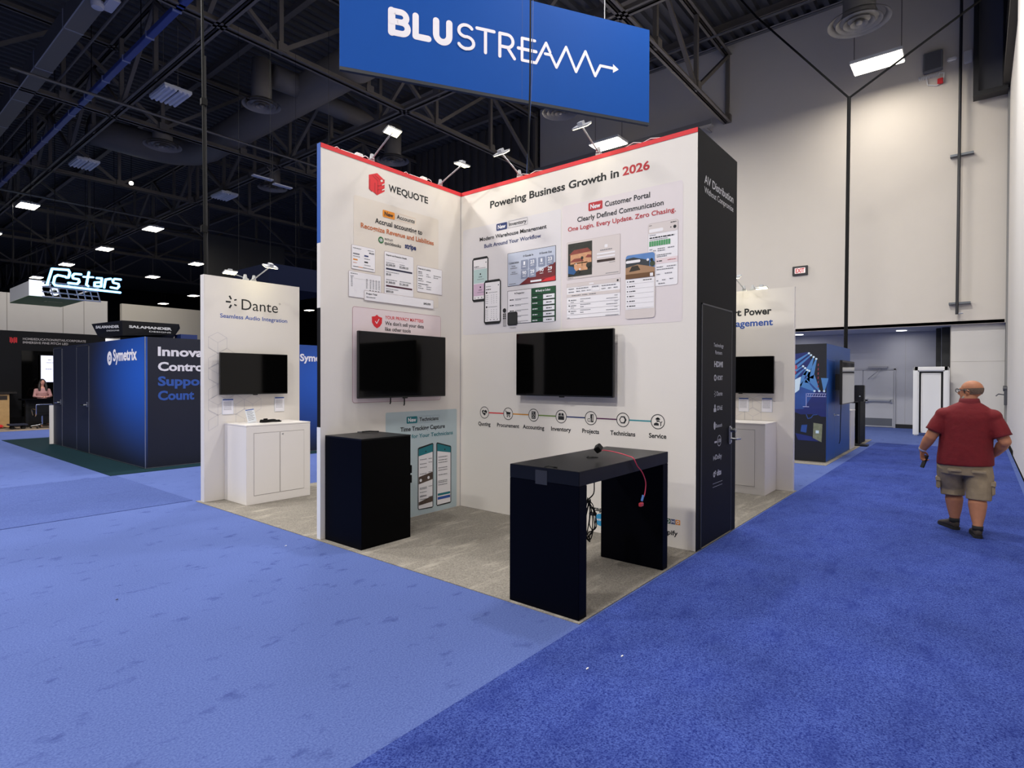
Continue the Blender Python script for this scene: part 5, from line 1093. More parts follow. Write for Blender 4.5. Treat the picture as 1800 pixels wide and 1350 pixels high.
office_chair('office_chair', 'white-backed chair behind the dark table beside the seated woman', 5.15, 25.75, PI, WHITE_LAC, mat('white_mesh_back', '#eef0ff', 0.5), 0.70, 1.46, 0.66, False)

# ---- hanging frames far left
t = thing('glowing_sign', 'glowing pale blue underlined script letters hanging high in the distance', 'hanging sign', (7.07, 34.0, 5.92))
GLOW = mat('glowing_letter', '#8fd0ff', 0.5, emit=2.6, ecol='#79c3ff'); GLW2 = mat('glowing_core', '#cfeaff', 0.5, emit=3.2, ecol='#bfe3ff')
k = 34.0 / 16.0
W_, H_ = (5.255 - 3.77) * k * 0.98, (4.25 - 3.826) * k
def gu(x, y): # crop drawing units -> sign units, letters lean to the right
    u = (x - 610) / 650.0; base = 1000 + 62 * u; hgt = 152 - 22 * u
    return (u * W_, (base - y) / hgt * H_ * 0.94 + 0.06)
def G_(pts, wd, layer=2):
    p = [gu(x, y) for x, y in pts]; c.m(GLOW).stroke(p, wd, layer); c.m(GLW2).stroke(p, wd * 0.5, layer + 2)
TH = 0.115
c = MB(); G_([(628, 985), (668, 852), (800, 862), (812, 885), (800, 925), (782, 925)], TH); G_([(775, 918), (715, 905), (690, 918), (678, 972), (692, 990), (750, 996), (1250, 1050)], TH); c.done('letter', t)
c = MB(); G_([(905, 900), (850, 895), (832, 912), (838, 932), (885, 940), (890, 960), (872, 978), (800, 970)], TH); c.done('letter', t)
c = MB(); G_([(972, 885), (950, 985), (965, 995)], TH); G_([(925, 920), (1010, 925)], TH * 0.8); c.done('letter', t)
c = MB(); G_([(1040, 932), (1085, 935), (1078, 1000), (1020, 996), (1022, 968), (1075, 966)], TH); c.done('letter', t)
c = MB(); G_([(1105, 1008), (1118, 945), (1165, 940)], TH); c.done('letter', t)
c = MB(); G_([(1255, 948), (1200, 942), (1182, 955), (1188, 972), (1235, 982), (1240, 1002), (1222, 1018), (1165, 1008)], TH); c.done('letter', t)
for u in (0.4, 1.6, 2.8): MB().m(CABLE).tube([(u, 0.03, 0.9), (u, 0.03, 8.535)], 0.012, 5).done('suspension_wire', t)
t = thing('hanging_truss_sign', 'white hanging sign frame with a green underside and open pipework at the far left', 'hanging sign', (6.88, 36.0, 5.72))
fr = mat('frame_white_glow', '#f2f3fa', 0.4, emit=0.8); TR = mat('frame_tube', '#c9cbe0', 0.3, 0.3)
MB().m(mat('frame_white_side_glow', '#d8d8dc', 0.6, emit=0.16)).box((0.0, 0.05, 0.02), (0.03, 4.2, 0.72)).done('side_panel', t)  # faint emission put in to lift the side panel
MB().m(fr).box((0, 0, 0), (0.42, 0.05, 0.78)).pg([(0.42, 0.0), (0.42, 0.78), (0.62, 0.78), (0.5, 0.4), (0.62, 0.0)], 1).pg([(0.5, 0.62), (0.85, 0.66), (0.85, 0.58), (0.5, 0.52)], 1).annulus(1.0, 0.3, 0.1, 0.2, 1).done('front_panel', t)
MB().m(mat('green_underside_glow', '#1c5a28', 0.6, emit=0.05)).box((0, 0.0, -0.04), (2.2, 4.2, -0.005)).done('underside', t)  # slight glow put into the green so the underside shows
MB().m(mat('green_lettering', '#b8c48a', 0.6)).box((0.95, 1.5, -0.043), (1.05, 1.9, -0.041)).box((1.1, 1.6, -0.043), (1.7, 1.8, -0.041)).done('underside_lettering', t)
c = MB().m(TR)
for z in (0.0, 0.25, 0.5, 0.74): c.tube([(0.5, 0, z), (2.95 - z * 0.25, 0, z)], 0.035, 6)
for u in (0.95, 1.25, 1.6, 2.0, 2.3, 2.6, 2.92): c.tube([(u, 0, 0.0), (u - 0.18, 0, 0.76)], 0.03, 6)
for u in (0.5, 1.6, 2.85): c.tube([(u, 0.0, 0.7), (u, 4.2, 0.7)], 0.035, 6)
c.tube([(2.2, 0, 0), (2.2, 4.2, 0)], 0.035, 6); c.done('pipe_lattice', t)
for q in ((0.1, 0.1), (2.7, 0.1), (0.1, 4.0)): MB().m(CABLE).tube([(q[0], q[1], 0.7), (q[0], q[1], 8.735)], 0.012, 5).done('suspension_wire', t)

# ================================================================== ROYAL BLUE EXHIBIT (right)
BB = thing('exhibit_booth', 'royal blue exhibit box with a concert photograph on its near side', 'exhibit booth', (13.27, 2.42, 0))
RBL = mat('royal_blue_laminate', '#17509e', 0.45)
MB().m(RBL).box((0.003, 0, 0.012), (2.8, 3.2, 2.465)).done('core', BB)
PZ = 3.2
P0 = mat('poster_black', '#0c0f1c', 0.55); P1 = mat('poster_navy', '#16256a', 0.55, noise=0.4, nscale=3); P2 = mat('poster_beam', '#4a82c0', 0.55); P3 = mat('poster_pale', '#cfe4f2', 0.55); P4 = mat('poster_haze', '#254a92', 0.55, noise=0.4, nscale=4); P5 = mat('poster_red', '#a83f52', 0.55); P6 = mat('poster_truss', '#a9aedd', 0.55); P7 = mat('poster_map', '#7e836a', 0.55, noise=0.4, nscale=20)
c = MB().m(P0).rect(0, 0.012, PZ, 2.465, 0)
def q(y, z): return (5.62 - y, z)     # wall y -> board u
c.m(P1).pg([q(5.0, 2.0), q(2.75, 2.3), q(2.6, 1.5), q(2.42, 1.45), q(2.42, 0.95), q(5.0, 0.95)], 1); c.m(P4).pg([q(3.6, 2.0), q(2.9, 1.75), q(2.72, 1.75), q(2.6, 1.5), q(2.85, 1.1), q(3.6, 1.05)], 2)
for (y0, z0_, y1, z1, w0, w1) in ((2.75, 2.27, 3.35, 1.85, 0.01, 0.06), (2.71, 2.23, 3.3, 1.7, 0.01, 0.05), (2.66, 2.19, 2.80, 1.8, 0.01, 0.07), (2.61, 2.15, 2.72, 1.75, 0.012, 0.06), (2.86, 2.0, 3.3, 1.7, 0.008, 0.05), (2.82, 1.96, 3.25, 1.55, 0.008, 0.05), (2.78, 1.92, 2.95, 1.6, 0.008, 0.06), (2.74, 1.90, 2.78, 1.65, 0.008, 0.05), (2.64, 1.48, 2.88, 1.66, 0.012, 0.1), (2.55, 1.48, 2.72, 1.78, 0.012, 0.09), (2.46, 1.48, 2.45, 1.75, 0.012, 0.07)):
    d = Vector((y1 - y0, z1 - z0_)); n_ = Vector((-d.y, d.x)).normalized()
    c.m(P2).pg([q(y0 + n_.x * w0, z0_ + n_.y * w0), q(y0 - n_.x * w0, z0_ - n_.y * w0), q(y1 - n_.x * w1, z1 - n_.y * w1), q(y1 + n_.x * w1, z1 + n_.y * w1)], 3)
    c.m(P3).disc(*q(y0, z0_), 0.022, 4, 10)
for (y, z) in ((3.02, 1.98), (3.04, 1.87)): c.m(P5).disc(*q(y, z), 0.05, 4, 12)
c.m(P3).pg([q(3.05, 1.7), q(2.9, 1.78), q(2.93, 1.5), q(3.05, 1.4)], 4)
c.m(P6).rect(*q(2.78, 1.36), *q(2.42, 1.37), 5).rect(*q(2.78, 1.42), *q(2.42, 1.43), 5).rect(*q(2.80, 1.15), *q(2.79, 1.43), 5).rect(*q(2.86, 1.14), *q(2.74, 1.155), 5)
for kk in range(8): c.line(*q(2.77 - kk * 0.045, 1.36), *q(2.745 - kk * 0.045, 1.43), 0.008, 5)
c.m(P5)
for kk in range(6): c.line(*q(2.575, 1.55 + kk * 0.09), *q(2.57, 1.6 + kk * 0.09), 0.012, 5)
c.m(P0).pg([q(5.0, 0.013), q(2.42, 0.013), q(2.42, 0.9), q(2.6, 1.0), q(2.9, 0.98), q(3.0, 1.02), q(5.0, 1.0)], 6); c.m(P4).stroke([q(2.79, 0.98), q(2.76, 0.9), q(2.70, 0.92), q(2.66, 0.98), q(2.59, 0.99)], 0.016, 7).pg([q(2.88, 0.76), q(2.77, 0.77), q(2.79, 0.60), q(2.90, 0.62)], 7)
c.m(P1).pg([q(3.0, 0.58), q(2.65, 0.52), q(2.55, 0.43), q(2.95, 0.44)], 7)
c.m(P7).pg([q(2.655, 0.815), q(2.485, 0.795), q(2.50, 0.42), q(2.665, 0.50)], 8).m(P3).rect(*q(2.61, 0.60), *q(2.55, 0.66), 9).m(P0).line(*q(2.66, 0.81), *q(2.67, 0.49), 0.014, 9)
c.done('concert_photograph', BB, loc=(0, 3.2, 0), rot=(0, 0, -PI / 2))
d = MB().m(RBL).box((0.13, -0.004, 0.03), (0.86, -0.0005, 2.13)).done('door', BB)
MB().m(mat('royal_blue_line', '#2f6cc0', 0.4)).box((0.118, -0.006, 0.02), (0.13, -0.0005, 2.145)).box((0.86, -0.006, 0.02), (0.87, -0.0005, 2.145)).box((0.118, -0.006, 2.13), (0.87, -0.0005, 2.142)).done('door_outline', BB)
MB().m(CHROME).tube([(0.8, -0.004, 0.95), (0.8, -0.06, 0.95), (1.0, -0.06, 0.94)], 0.016, 8).lathe([(0.03, -0.012), (0.03, -0.004)], (0.8, 0, 0.95), 12, 'Y').done('handle', d)
t = thing('tilted_television', 'glossy black television jutting from the side of the royal blue exhibit', 'television', (14.5, 2.42, 1.19), 0.0)
MB().m(BEZEL).box((-0.75, -0.21, 0), (0.76, -0.16, 0.94), 0.005).done('casing', t)
MB().m(mat('mirror_screen', '#6d6a68', 0.06, 0.9)).box((-0.735, -0.2115, 0.02), (0.745, -0.2102, 0.90)).done('screen', t)
MB().m(BEZEL).box((-0.3, -0.16, 0.3), (0.3, -0.0005, 0.65)).done('wall_mount', t)
MB().m(CABLE).tube(smooth([(-0.5, -0.15, 0.02), (-0.5, -0.14, -0.5), (-0.52, -0.14, -0.75), (-0.62, -0.14, -0.83)]), 0.008, 5).done('cable', t)
t = thing('monitor_box', 'small black monitor box behind the royal blue exhibit', 'monitor', (17.2, 2.38, 0.0065), -PI / 2)
MB().m(BEZEL).box((-0.11, 0.0, 1.15), (0.11, 0.2, 1.57), 0.01).done('casing', t)
MB().m(ALU).ball((0.02, -0.01, 1.28), 0.02).done('badge', t)
MB().m(BEZEL).tube([(0, 0.1, 0.03), (0, 0.1, 1.15)], 0.03, 8).box((-0.2, -0.1, 0.0), (0.2, 0.25, 0.03)).done('stand', t)
t = thing('pedestal', 'narrow white pedestal at the far corner of the royal blue exhibit', 'pedestal', (16.15, 2.4, 0.0065))
MB().m(WHITE_LAM).box((0, 0, 0.0), (0.55, 0.45, 0.935), 0.004).done('body', t); MB().m(WHITE_LAM).box((-0.01, -0.01, 0.936), (0.56, 0.46, 0.96), 0.004).done('top', t)
t = thing('pedestal', 'dark pedestal standing just beyond the narrow white one', 'pedestal', (17.7, 2.42, 0.0065))
MB().m(BLACKLAM).box((0, 0, 0.0), (0.9, 0.12, 1.08), 0.004).done('body', t); MB().m(BLACKLAM).box((-0.01, -0.01, 1.081), (0.91, 0.3, 1.11), 0.004).done('top', t)

# ---- scraps on the carpet
for (x, y, m_, lb) in ((3.07, 5.461, WINK, 'white paper scrap on the blue carpet left of the black cabinet'), (3.165, 1.69, WINK, 'white paper scrap on the darkened blue carpet in front of the counter table'), (2.897, 1.775, WINK, 'fainter white paper scrap on the darkened blue carpet nearer the carpet seam'), (1.497, 5.133, INK, 'dark crumb on the light blue carpet at left')):
    o = MB().m(m_).prism([(-0.009, -0.003, 0.001), (0.008, -0.005, 0.001), (0.01, 0.002, 0.001), (-0.006, 0.004, 0.001)], (0.002, 0, 0.004)).done('paper_scrap' if m_ is WINK else 'crumb', loc=(x, y, 0.007)); tag(o, lb, 'scrap')
# ================================================================== PEOPLE
SKIN = mat('skin', '#b47a5c', 0.55, noise=0.12, nscale=25, spec=0.3)
def fuse(o, voxel, sm=3):
    """weld the overlapping closed shapes of one mesh into a single continuous surface"""
    r = o.modifiers.new('fuse', 'REMESH'); r.mode = 'VOXEL'; r.voxel_size = voxel; r.use_smooth_shade = True
    s_ = o.modifiers.new('soften', 'SMOOTH'); s_.factor = 0.5; s_.iterations = sm
    return o
def V(*a): return Vector(a)
def limb(mb, pts, rs, n=14):
    mb.tube(pts, rs, n)
    for p, r in zip(pts, rs): mb.ball(p, r * 0.98, seg=14, rng=8)
def hand(mb, wrist, d, palm_n, side, curl, k=1.0):
    """wrist point, direction of the fingers, palm normal; side = direction of the thumb"""
    d = d.normalized(); palm_n = palm_n.normalized(); side = side.normalized()
    c0 = wrist + d * 0.05 * k
    mb.loft([(wrist, side * 0.028 * k, palm_n * 0.02 * k), (wrist + d * 0.035 * k, side * 0.038 * k, palm_n * 0.018 * k), (wrist + d * 0.09 * k, side * 0.042 * k, palm_n * 0.014 * k)], 12)
    for i, (off, ln) in enumerate(((0.031, 0.072), (0.011, 0.08), (-0.010, 0.075), (-0.030, 0.06))):
        a = wrist + d * 0.088 * k + side * off * k; cu = curl * (1 + 0.12 * i)
        p1 = a + (d * math.cos(cu * 0.5) + palm_n * math.sin(cu * 0.5)) * ln * 0.45 * k
        p2 = p1 + (d * math.cos(cu * 1.3) + palm_n * math.sin(cu * 1.3)) * ln * 0.32 * k
        p3 = p2 + (d * math.cos(cu * 2.0) + palm_n * math.sin(cu * 2.0)) * ln * 0.25 * k
        limb(mb, [a, p1, p2, p3], [0.0105 * k, 0.0098 * k, 0.009 * k, 0.0075 * k], 10)
    a = wrist + d * 0.03 * k + side * 0.03 * k
    p1 = a + (d * 0.6 + side * 0.6 + palm_n * 0.4).normalized() * 0.042 * k; p2 = p1 + (d * 0.85 + palm_n * 0.6).normalized() * 0.033 * k
    limb(mb, [a, p1, p2], [0.014 * k, 0.0115 * k, 0.009 * k], 10)

# ---- the walking man: local x = his right, y = the way he walks, z up
MAN = thing('person', 'bald bearded man walking away in a dark red polo shirt and khaki cargo shorts', 'person', (8.15, 0.115, 0.0065), -PI / 2)
b = MB().m(SKIN)
# trunk
b.loft([(V(0.0, 0.02, 0.70), V(0.15, 0, 0), V(0, 0.13, 0)), (V(0.0, 0.03, 0.84), V(0.19, 0, 0), V(0, 0.145, 0)), (V(0.01, 0.035, 1.0), V(0.20, 0, 0), V(0, 0.15, 0)), (V(0.02, 0.015, 1.2), V(0.19, 0, 0), V(0, 0.12, 0)), (V(0.035, 0.0, 1.35), V(0.15, 0, 0), V(0, 0.085, 0)), (V(0.045, 0.0, 1.44), V(0.085, 0, 0), V(0, 0.08, 0))], 24)
# neck and head (turned to his left)
HC = V(0.06, 0.04, 1.572)
HS = 1.1
limb(b, [V(0.045, 0.0, 1.40), V(0.052, 0.02, 1.50), HC + V(0, -0.01, -0.02)], [0.075, 0.068, 0.06])
HR = Matrix.Rotation(math.radians(62), 4, 'Z') @ Matrix.Rotation(math.radians(-4), 4, 'X')
def hp(x, y, z): return HC + HR @ (V(x, y, z) * HS)
b.ball(hp(0, -0.012, 0.035), (0.082, 0.108, 0.096), HR, 24, 16)
b.ball(hp(0, 0.02, -0.02), (0.07, 0.086, 0.10), HR, 20, 14)
b.ball(hp(0, 0.045, -0.075), (0.045, 0.045, 0.04), HR)
b.tube([hp(0, 0.085, 0.035), hp(0, 0.112, -0.005), hp(0, 0.092, -0.02)], [0.010, 0.017, 0.012], 10)
b.ball(hp(0, 0.078, 0.045), (0.05, 0.022, 0.012), HR)
for s_ in (-1, 1):
    b.ball(hp(0.074 * s_, -0.005, 0.0), (0.010, 0.02, 0.032), HR); b.ball(hp(0.08 * s_, -0.012, 0.004), (0.008, 0.018, 0.027), HR)
# arms
LS, LE, LW = V(-0.175, 0.0, 1.315), V(-0.30, -0.02, 1.055), V(-0.38, 0.06, 0.90)
RS, RE, RW = V(0.245, 0.0, 1.31), V(0.35, -0.03, 1.05), V(0.28, 0.17, 0.90)
limb(b, [V(-0.11, 0, 1.31), LS, LS.lerp(LE, 0.5), LE, LE.lerp(LW, 0.35), LW], [0.055, 0.062, 0.064, 0.058, 0.057, 0.036], 16)
limb(b, [V(0.17, 0, 1.30), RS, RS.lerp(RE, 0.5), RE, RE.lerp(RW, 0.35), RW], [0.055, 0.062, 0.064, 0.058, 0.057, 0.036], 16)
hand(b, LW + V(0.0, 0.002, -0.004), V(0.0, 0.22, -1), V(0.75, 0.45, 0.1), V(0.35, 0.9, 0.2), 0.85, 1.08)
hand(b, RW, V(-0.45, 0.6, -0.55), V(-0.6, -0.3, -0.2), V(-0.2, 0.6, 0.7), 0.5, 1.08)
# legs
LH, LK, LA = V(-0.10, 0.02, 0.80), V(-0.085, 0.17, 0.45), V(-0.075, 0.17, 0.10)
RH, RK, RA = V(0.11, 0.02, 0.80), V(0.125, 0.0, 0.45), V(0.13, -0.13, 0.115)
for H_2, K_2, A_2 in ((LH, LK, LA), (RH, RK, RA)):
    limb(b, [H_2, H_2.lerp(K_2, 0.5), K_2, K_2.lerp(A_2, 0.3) + V(0, -0.015, 0), K_2.lerp(A_2, 0.62), A_2.lerp(K_2, 0.08), A_2 + V(0, 0, -0.03)], [0.115, 0.097, 0.074, 0.086, 0.07, 0.046, 0.046], 18)
body = fuse(b.done('body', MAN), 0.0065, 4)
# polo shirt
SH = mat('dark_red_knit', '#701019', 0.85, noise=0.2, nscale=16, bump=0.6)
b = MB().m(SH)
b.loft([(V(0.012, 0.03, 0.765), V(0.258, 0, 0.008), V(0, 0.205, 0)), (V(0.012, 0.03, 0.84), V(0.256, 0, 0.004), V(0, 0.205, 0)), (V(0.014, 0.04, 0.95), V(0.246, 0, 0), V(0, 0.212, 0)), (V(0.018, 0.035, 1.08), V(0.24, 0, 0), V(0, 0.20, 0)), (V(0.024, 0.01, 1.20), V(0.242, 0, 0), V(0, 0.168, 0)), (V(0.03, -0.002, 1.30), V(0.235, 0, -0.004), V(0, 0.152, 0)),
        (V(0.036, -0.002, 1.365), V(0.222, 0, -0.004), V(0, 0.135, 0)), (V(0.04, -0.002, 1.415), V(0.178, 0, -0.003), V(0, 0.112, 0)), (V(0.043, 0.0, 1.45), V(0.122, 0, 0), V(0, 0.094, 0)), (V(0.046, 0.004, 1.475), V(0.08, 0, 0), V(0, 0.078, 0))], 28)
def sleeve(S_, E_, f, side):
    a = S_.lerp(E_, f); d = (E_ - S_).normalized()
    b.tube([S_ + V(-0.09 * side, 0, 0.0), S_ + V(0.0, 0, -0.004), S_.lerp(E_, f * 0.5), a], [0.075, 0.088, 0.09, 0.088], 18)
    b.ball(S_, (0.09, 0.098, 0.086), seg=16, rng=10)
    b.ball(S_ + V(-0.07 * side, 0, 0.02), (0.11, 0.105, 0.08), seg=16, rng=10)
sleeve(LS, LE, 0.72, -1); sleeve(RS, RE, 0.80, 1)
shirt = fuse(b.done('polo_shirt', MAN), 0.008, 16)
b = MB().m(mat('dark_red_collar', '#6c1620', 0.85))
rg_ = []
for z, rx, ry in ((1.452, 0.088, 0.088), (1.485, 0.082, 0.083), (1.51, 0.080, 0.08), (1.508, 0.086, 0.087), (1.48, 0.094, 0.094), (1.452, 0.10, 0.10)): rg_.append(b.ring((0.047, 0.008, z), V(rx, 0, 0), V(0, ry, 0), 28))
b.skin(rg_, False); b.done('collar', shirt, True)
b = MB().m(mat('dark_red_collar', '#6c1620', 0.85))
for S_, E_, f in ((LS, LE, 0.72), (RS, RE, 0.80)):
    d = (E_ - S_).normalized(); a = S_.lerp(E_, f); x_ = d.cross(V(0, 1, 0)).normalized(); y_ = d.cross(x_)
    b.skin([b.ring(a - d * 0.02, x_ * 0.088, y_ * 0.088, 22), b.ring(a + d * 0.004, x_ * 0.089, y_ * 0.089, 22), b.ring(a + d * 0.004, x_ * 0.08, y_ * 0.08, 22)], False)
b.done('sleeve_cuff', shirt, True)
# cargo shorts
KH = mat('khaki_cloth', '#94836a', 0.9, noise=0.3, nscale=11, bump=0.8)
b = MB().m(KH)
b.loft([(V(0.005, 0.03, 0.66), V(0.225, 0, 0), V(0, 0.17, 0)), (V(0.006, 0.03, 0.76), V(0.238, 0, 0), V(0, 0.185, 0)), (V(0.008, 0.03, 0.83), V(0.235, 0, 0), V(0, 0.185, 0)), (V(0.01, 0.03, 0.90), V(0.22, 0, 0), V(0, 0.17, 0))], 26)
for H_2, K_2, r0 in ((LH, LK, -1), (RH, RK, 1)):
    p = [H_2 + V(0.01 * r0, 0.0, -0.04), H_2.lerp(K_2, 0.45) + V(0.022 * r0, 0, 0), K_2 + V(0.012 * r0, -0.02, 0.04), K_2 + V(0.010 * r0, -0.03, -0.055)]
    b.tube(p, [0.132, 0.13, 0.118, 0.112], 22)
shorts = fuse(b.done('cargo_shorts', MAN), 0.008, 3)
KH2 = mat('khaki_flap', '#978770', 0.9, noise=0.2, nscale=20, bump=0.6)
for a, bb in (((-0.245, 0.02, 0.47), (-0.205, 0.15, 0.60)), ((0.235, -0.07, 0.46), (0.275, 0.06, 0.60))):
    MB().m(KH).box(a, bb, 0.012).done('cargo_pocket', shorts)
    MB().m(KH2).box((a[0] - 0.006, a[1] - 0.008, bb[2] - 0.045), (bb[0] + 0.006, bb[1] + 0.006, bb[2] + 0.008), 0.008).done('pocket_flap', shorts)
for x0 in (-0.075, 0.135):
    MB().m(KH2).box((x0 - 0.062, -0.165, 0.70), (x0 + 0.062, -0.147, 0.732), 0.006).done('pocket_flap', shorts)
# shoes
SHO = mat('brown_black_suede', '#3a322c', 0.8, noise=0.4, nscale=30, bump=0.4); SOLE = mat('dark_sole', '#1a1a1c', 0.8)
def shoe(heel, ang, lift=0.0):
    s_ = MB().m(SHO)
    R_ = Matrix.Rotation(ang, 3, 'Z'); P_ = Matrix.Rotation(-lift, 3, 'X')
    def q_(x, y, z):
        v = P_ @ V(0, y - 0.30, 0 + z); v = V(x, v.y + 0.30, v.z) if lift else V(x, y, z); return V(*heel) + R_ @ v
    rings = []
    for y, w_, h0, h1 in ((-0.045, 0.022, 0.02, 0.085), (-0.02, 0.04, 0.015, 0.125), (0.03, 0.044, 0.012, 0.13), (0.08, 0.046, 0.012, 0.105), (0.14, 0.05, 0.012, 0.082), (0.2, 0.052, 0.012, 0.065), (0.245, 0.04, 0.014, 0.05), (0.268, 0.018, 0.02, 0.036)):
        rings.append([s_.bm.verts.new(q_(w_ * math.cos(2 * PI * k / 16), y, (h0 + h1) / 2 + (h1 - h0) / 2 * math.sin(2 * PI * k / 16))) for k in range(16)])
    s_.skin(rings); o_ = s_.done('shoe', MAN, True)
    s_ = MB().m(SOLE); n = 14; prof = [(-0.05, 0.018), (-0.03, 0.04), (0.05, 0.042), (0.14, 0.05), (0.2, 0.054), (0.25, 0.042), (0.275, 0.015)]
    lo = [q_(w_, y, 0.0) for y, w_ in prof] + [q_(-w_, y, 0.0) for y, w_ in prof[::-1]]; hi = [q_(w_, y, 0.03) for y, w_ in prof] + [q_(-w_, y, 0.03) for y, w_ in prof[::-1]]
    s_.skin([[s_.bm.verts.new(v) for v in lo], [s_.bm.verts.new(v) for v in hi]]); s_.done('sole', o_)
    s_ = MB().m(mat('dark_sock', '#202022', 0.9)); a = q_(0, 0.005, 0.10); s_.lathe([(0.048, -0.02), (0.05, 0.03), (0.046, 0.03)], tuple(a), 18); s_.done('sock', o_, True)
shoe((-0.075, 0.165, 0.0), 0.55)
shoe((0.13, -0.135, 0.0), 0.12)
# head details
b = MB().m(mat('grey_beard', '#a8a29c', 0.95, noise=0.3, nscale=80, bump=1.0))
b.ball(hp(0, 0.06, -0.088), (0.054, 0.054, 0.054), HR, 18, 12); b.ball(hp(0, 0.085, -0.048), (0.034, 0.018, 0.016), HR)
for s_ in (-1, 1): b.tube([hp(0.064 * s_, 0.028, -0.035), hp(0.058 * s_, 0.045, -0.07), hp(0.03 * s_, 0.068, -0.10)], [0.014, 0.026, 0.03], 10)
fuse(b.done('beard', MAN), 0.006, 3)
b = MB().m(mat('cropped_grey_hair', '#6d5a4c', 0.9, noise=0.3, nscale=90, bump=0.6))
rings = []
for ph in (-0.62, -0.35, -0.08, 0.12):
    row = []
    for k in range(25):
        a = math.radians(-205 + 230 * k / 24) - PI / 2 + math.radians(90)
        row.append(b.bm.verts.new(hp(0.077 * math.cos(ph) * math.cos(a), -0.012 + 0.1005 * math.cos(ph) * math.sin(a), 0.032 + 0.0895 * math.sin(ph))))
    rings.append(row)
for r_, s2 in zip(rings, rings[1:]):
    for k in range(24): b._f([r_[k], r_[k + 1], s2[k + 1], s2[k]])
b.done('hair_fringe', MAN, True)
b = MB().m(mat('spectacle_black', '#151517', 0.3))
for s_ in (-1, 1):
    b.tube([hp(0.036 * s_ + 0.027 * math.cos(t_ * PI / 8), 0.105, 0.028 + 0.02 * math.sin(t_ * PI / 8)) for t_ in range(17)], 0.0035, 6)
    b.tube([hp(0.064 * s_, 0.104, 0.036), hp(0.082 * s_, 0.06, 0.034), hp(0.085 * s_, -0.01, 0.022), hp(0.083 * s_, -0.03, 0.005)], 0.005, 6)
b.tube([hp(-0.01, 0.107, 0.034), hp(0.01, 0.107, 0.034)], 0.0035, 6); b.done('spectacles', MAN, True)
b = MB()
for s_ in (-1, 1): b.m(mat('eye_white', '#e8e4de', 0.3)).ball(hp(0.031 * s_, 0.085, 0.027), 0.011, seg=12, rng=8).m(mat('iris_brown', '#3a2a20', 0.3)).ball(hp(0.031 * s_, 0.0935, 0.027), 0.005, seg=10, rng=6)
b.done('eyes', MAN, True)
MB().m(mat('lip', '#94574c', 0.6)).tube([hp(-0.022, 0.098, -0.066), hp(0, 0.106, -0.064), hp(0.022, 0.098, -0.066)], [0.003, 0.006, 0.003], 8).done('mouth', MAN, True)
d = (LW - LE).normalized(); x_ = d.cross(V(0, 1, 0)).normalized(); y_ = d.cross(x_); b = MB().m(mat('white_band', '#e6e4e2', 0.6))
b.skin([b.ring(LW - d * 0.022, x_ * 0.041, y_ * 0.041, 20), b.ring(LW + d * 0.002, x_ * 0.039, y_ * 0.039, 20), b.ring(LW + d * 0.002, x_ * 0.034, y_ * 0.034, 20), b.ring(LW - d * 0.022, x_ * 0.035, y_ * 0.035, 20)], False); b.done('wristband', MAN, True)
# the phone he holds
ph_l = LW + V(0.022, 0.045, -0.135)
R = Matrix.Rotation(-PI / 2, 4, 'Z') @ Matrix.Translation(ph_l)
t = thing('mobile_phone', 'black mobile phone held low in the walking man\'s left hand', 'phone', MAN.location + (R @ V(0, 0, 0)), -PI / 2 + 0.5)
R2 = Matrix.Rotation(0.35, 4, 'Y')
MB().m(BEZEL).box((-0.006, -0.037, -0.085), (0.006, 0.037, 0.07), 0.003, mx=R2).done('case', t)
MB().m(SCREEN).box((0.0062, -0.034, -0.08), (0.0068, 0.034, 0.065), mx=R2).done('screen', t)

# ---- the woman at the dark table: local y = toward the viewer's right-back; she faces the hall (-y)
WO = thing('person', 'woman with long dark hair and a dusty pink top seated at the dark table', 'person', (5.24, 25.50, 0.0065), 0)
SK2 = mat('fair_skin', '#e0a08c', 0.5, spec=0.3)
b = MB().m(SK2)
b.loft([(V(0, 0.12, 0.775), V(0.18, 0, 0), V(0, 0.15, 0)), (V(0, 0.11, 0.86), V(0.17, 0, 0), V(0, 0.13, 0)), (V(0, 0.10, 1.0), V(0.125, 0, 0), V(0, 0.09, 0)), (V(0, 0.09, 1.18), V(0.15, 0, 0), V(0, 0.10, 0)), (V(0, 0.10, 1.30), V(0.15, 0, 0), V(0, 0.08, 0)), (V(0, 0.10, 1.36), V(0.06, 0, 0), V(0, 0.06, 0))], 20)
limb(b, [V(0, 0.10, 1.33), V(0, 0.09, 1.40), V(0, 0.075, 1.46)], [0.05, 0.046, 0.045])
b.ball((0, 0.075, 1.545), (0.07, 0.085, 0.098), seg=20, rng=14); b.ball((0, 0.05, 1.49), (0.05, 0.055, 0.065)); b.tube([V(0, -0.008, 1.55), V(0, -0.03, 1.515), V(0, -0.01, 1.505)], [0.007, 0.012, 0.008], 8)
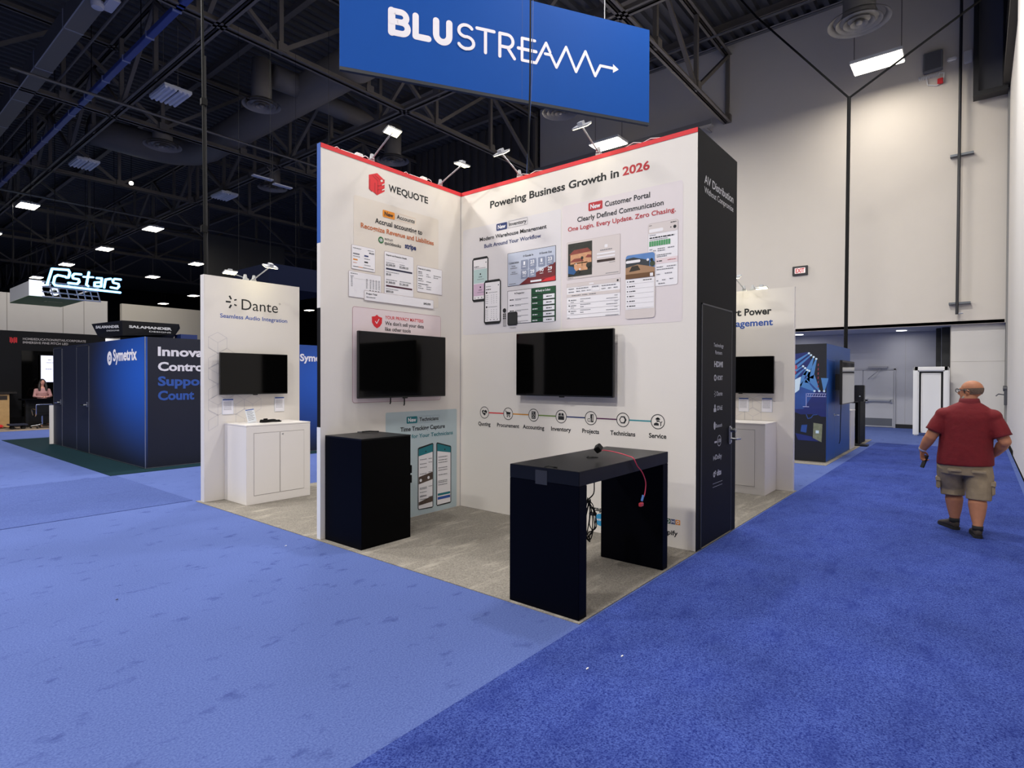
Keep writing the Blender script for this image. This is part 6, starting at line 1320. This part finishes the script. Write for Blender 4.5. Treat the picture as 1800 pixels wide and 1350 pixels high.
for s_ in (-1, 1):
    limb(b, [V(0.13 * s_, 0.10, 1.27), V(0.17 * s_, 0.10, 1.26), V(0.225 * s_, 0.05, 1.05), V(0.13 * s_, -0.10, 1.025), V(0.05 * s_, -0.15, 1.022)], [0.05, 0.052, 0.042, 0.034, 0.024])
    hand(b, V(0.05 * s_, -0.15, 1.03), V(-1.0 * s_, -0.12 - 0.25 * s_, 0), V(0, 0.15, -1), V(0, -1, 0.1), 0.2, 0.88)
    limb(b, [V(0.09 * s_, 0.1, 0.845), V(0.11 * s_, -0.12, 0.84), V(0.11 * s_, -0.16, 0.40), V(0.10 * s_, -0.12, 0.08)], [0.085, 0.065, 0.05, 0.035])
    b.loft([(V(0.10 * s_, -0.08, 0.035), V(0.035, 0, 0), V(0, 0, 0.03)), (V(0.10 * s_, -0.17, 0.03), V(0.04, 0, 0), V(0, 0, 0.028)), (V(0.10 * s_, -0.28, 0.018), V(0.03, 0, 0), V(0, 0, 0.014))], 12)
fuse(b.done('body', WO), 0.007, 3)
b = MB().m(mat('dusty_pink_knit', '#b98a88', 0.85, noise=0.1, nscale=30))
b.loft([(V(0, 0.11, 0.84), V(0.19, 0, 0), V(0, 0.15, 0)), (V(0, 0.10, 1.0), V(0.14, 0, 0), V(0, 0.105, 0)), (V(0, 0.085, 1.17), V(0.165, 0, 0), V(0, 0.12, 0)), (V(0, 0.10, 1.30), V(0.155, 0, 0), V(0, 0.09, 0)), (V(0, 0.10, 1.335), V(0.085, 0, 0), V(0, 0.068, 0))], 22)
for s_ in (-1, 1): limb(b, [V(0.12 * s_, 0.10, 1.27), V(0.175 * s_, 0.10, 1.26), V(0.228 * s_, 0.05, 1.05), V(0.14 * s_, -0.09, 1.03), V(0.08 * s_, -0.135, 1.028)], [0.055, 0.06, 0.05, 0.042, 0.033])
fuse(b.done('knit_top', WO), 0.008, 3)
b = MB().m(mat('dark_brown_hair', '#1e120f', 0.5))
b.ball((0, 0.09, 1.562), (0.082, 0.09, 0.10), seg=20, rng=14)
for s_ in (-1, 1): b.tube([V(0.06 * s_, 0.07, 1.58), V(0.085 * s_, 0.06, 1.48), V(0.10 * s_, 0.03, 1.36), V(0.095 * s_, -0.0, 1.24)], [0.03, 0.034, 0.045, 0.03], 12)
fuse(b.done('long_hair', WO), 0.008, 2)
b = MB().m(mat('face_dark', '#2a1a18', 0.5))
for s_ in (-1, 1): b.ball((0.027 * s_, -0.006, 1.55), (0.011, 0.006, 0.005)).ball((0.027 * s_, -0.006, 1.572), (0.016, 0.005, 0.003))
b.m(mat('lips_pink', '#b0505a', 0.5)).ball((0, -0.008, 1.484), (0.02, 0.007, 0.006)); b.done('facial_features', WO)
area_lamp('booth_fill_light', (5.2, 23.6, 3.2), 80, 0.6, 0.3, (1, 0.97, 0.98), (-0.65, 0, 0))  # added area light that brightens the woman and table; no fixture there
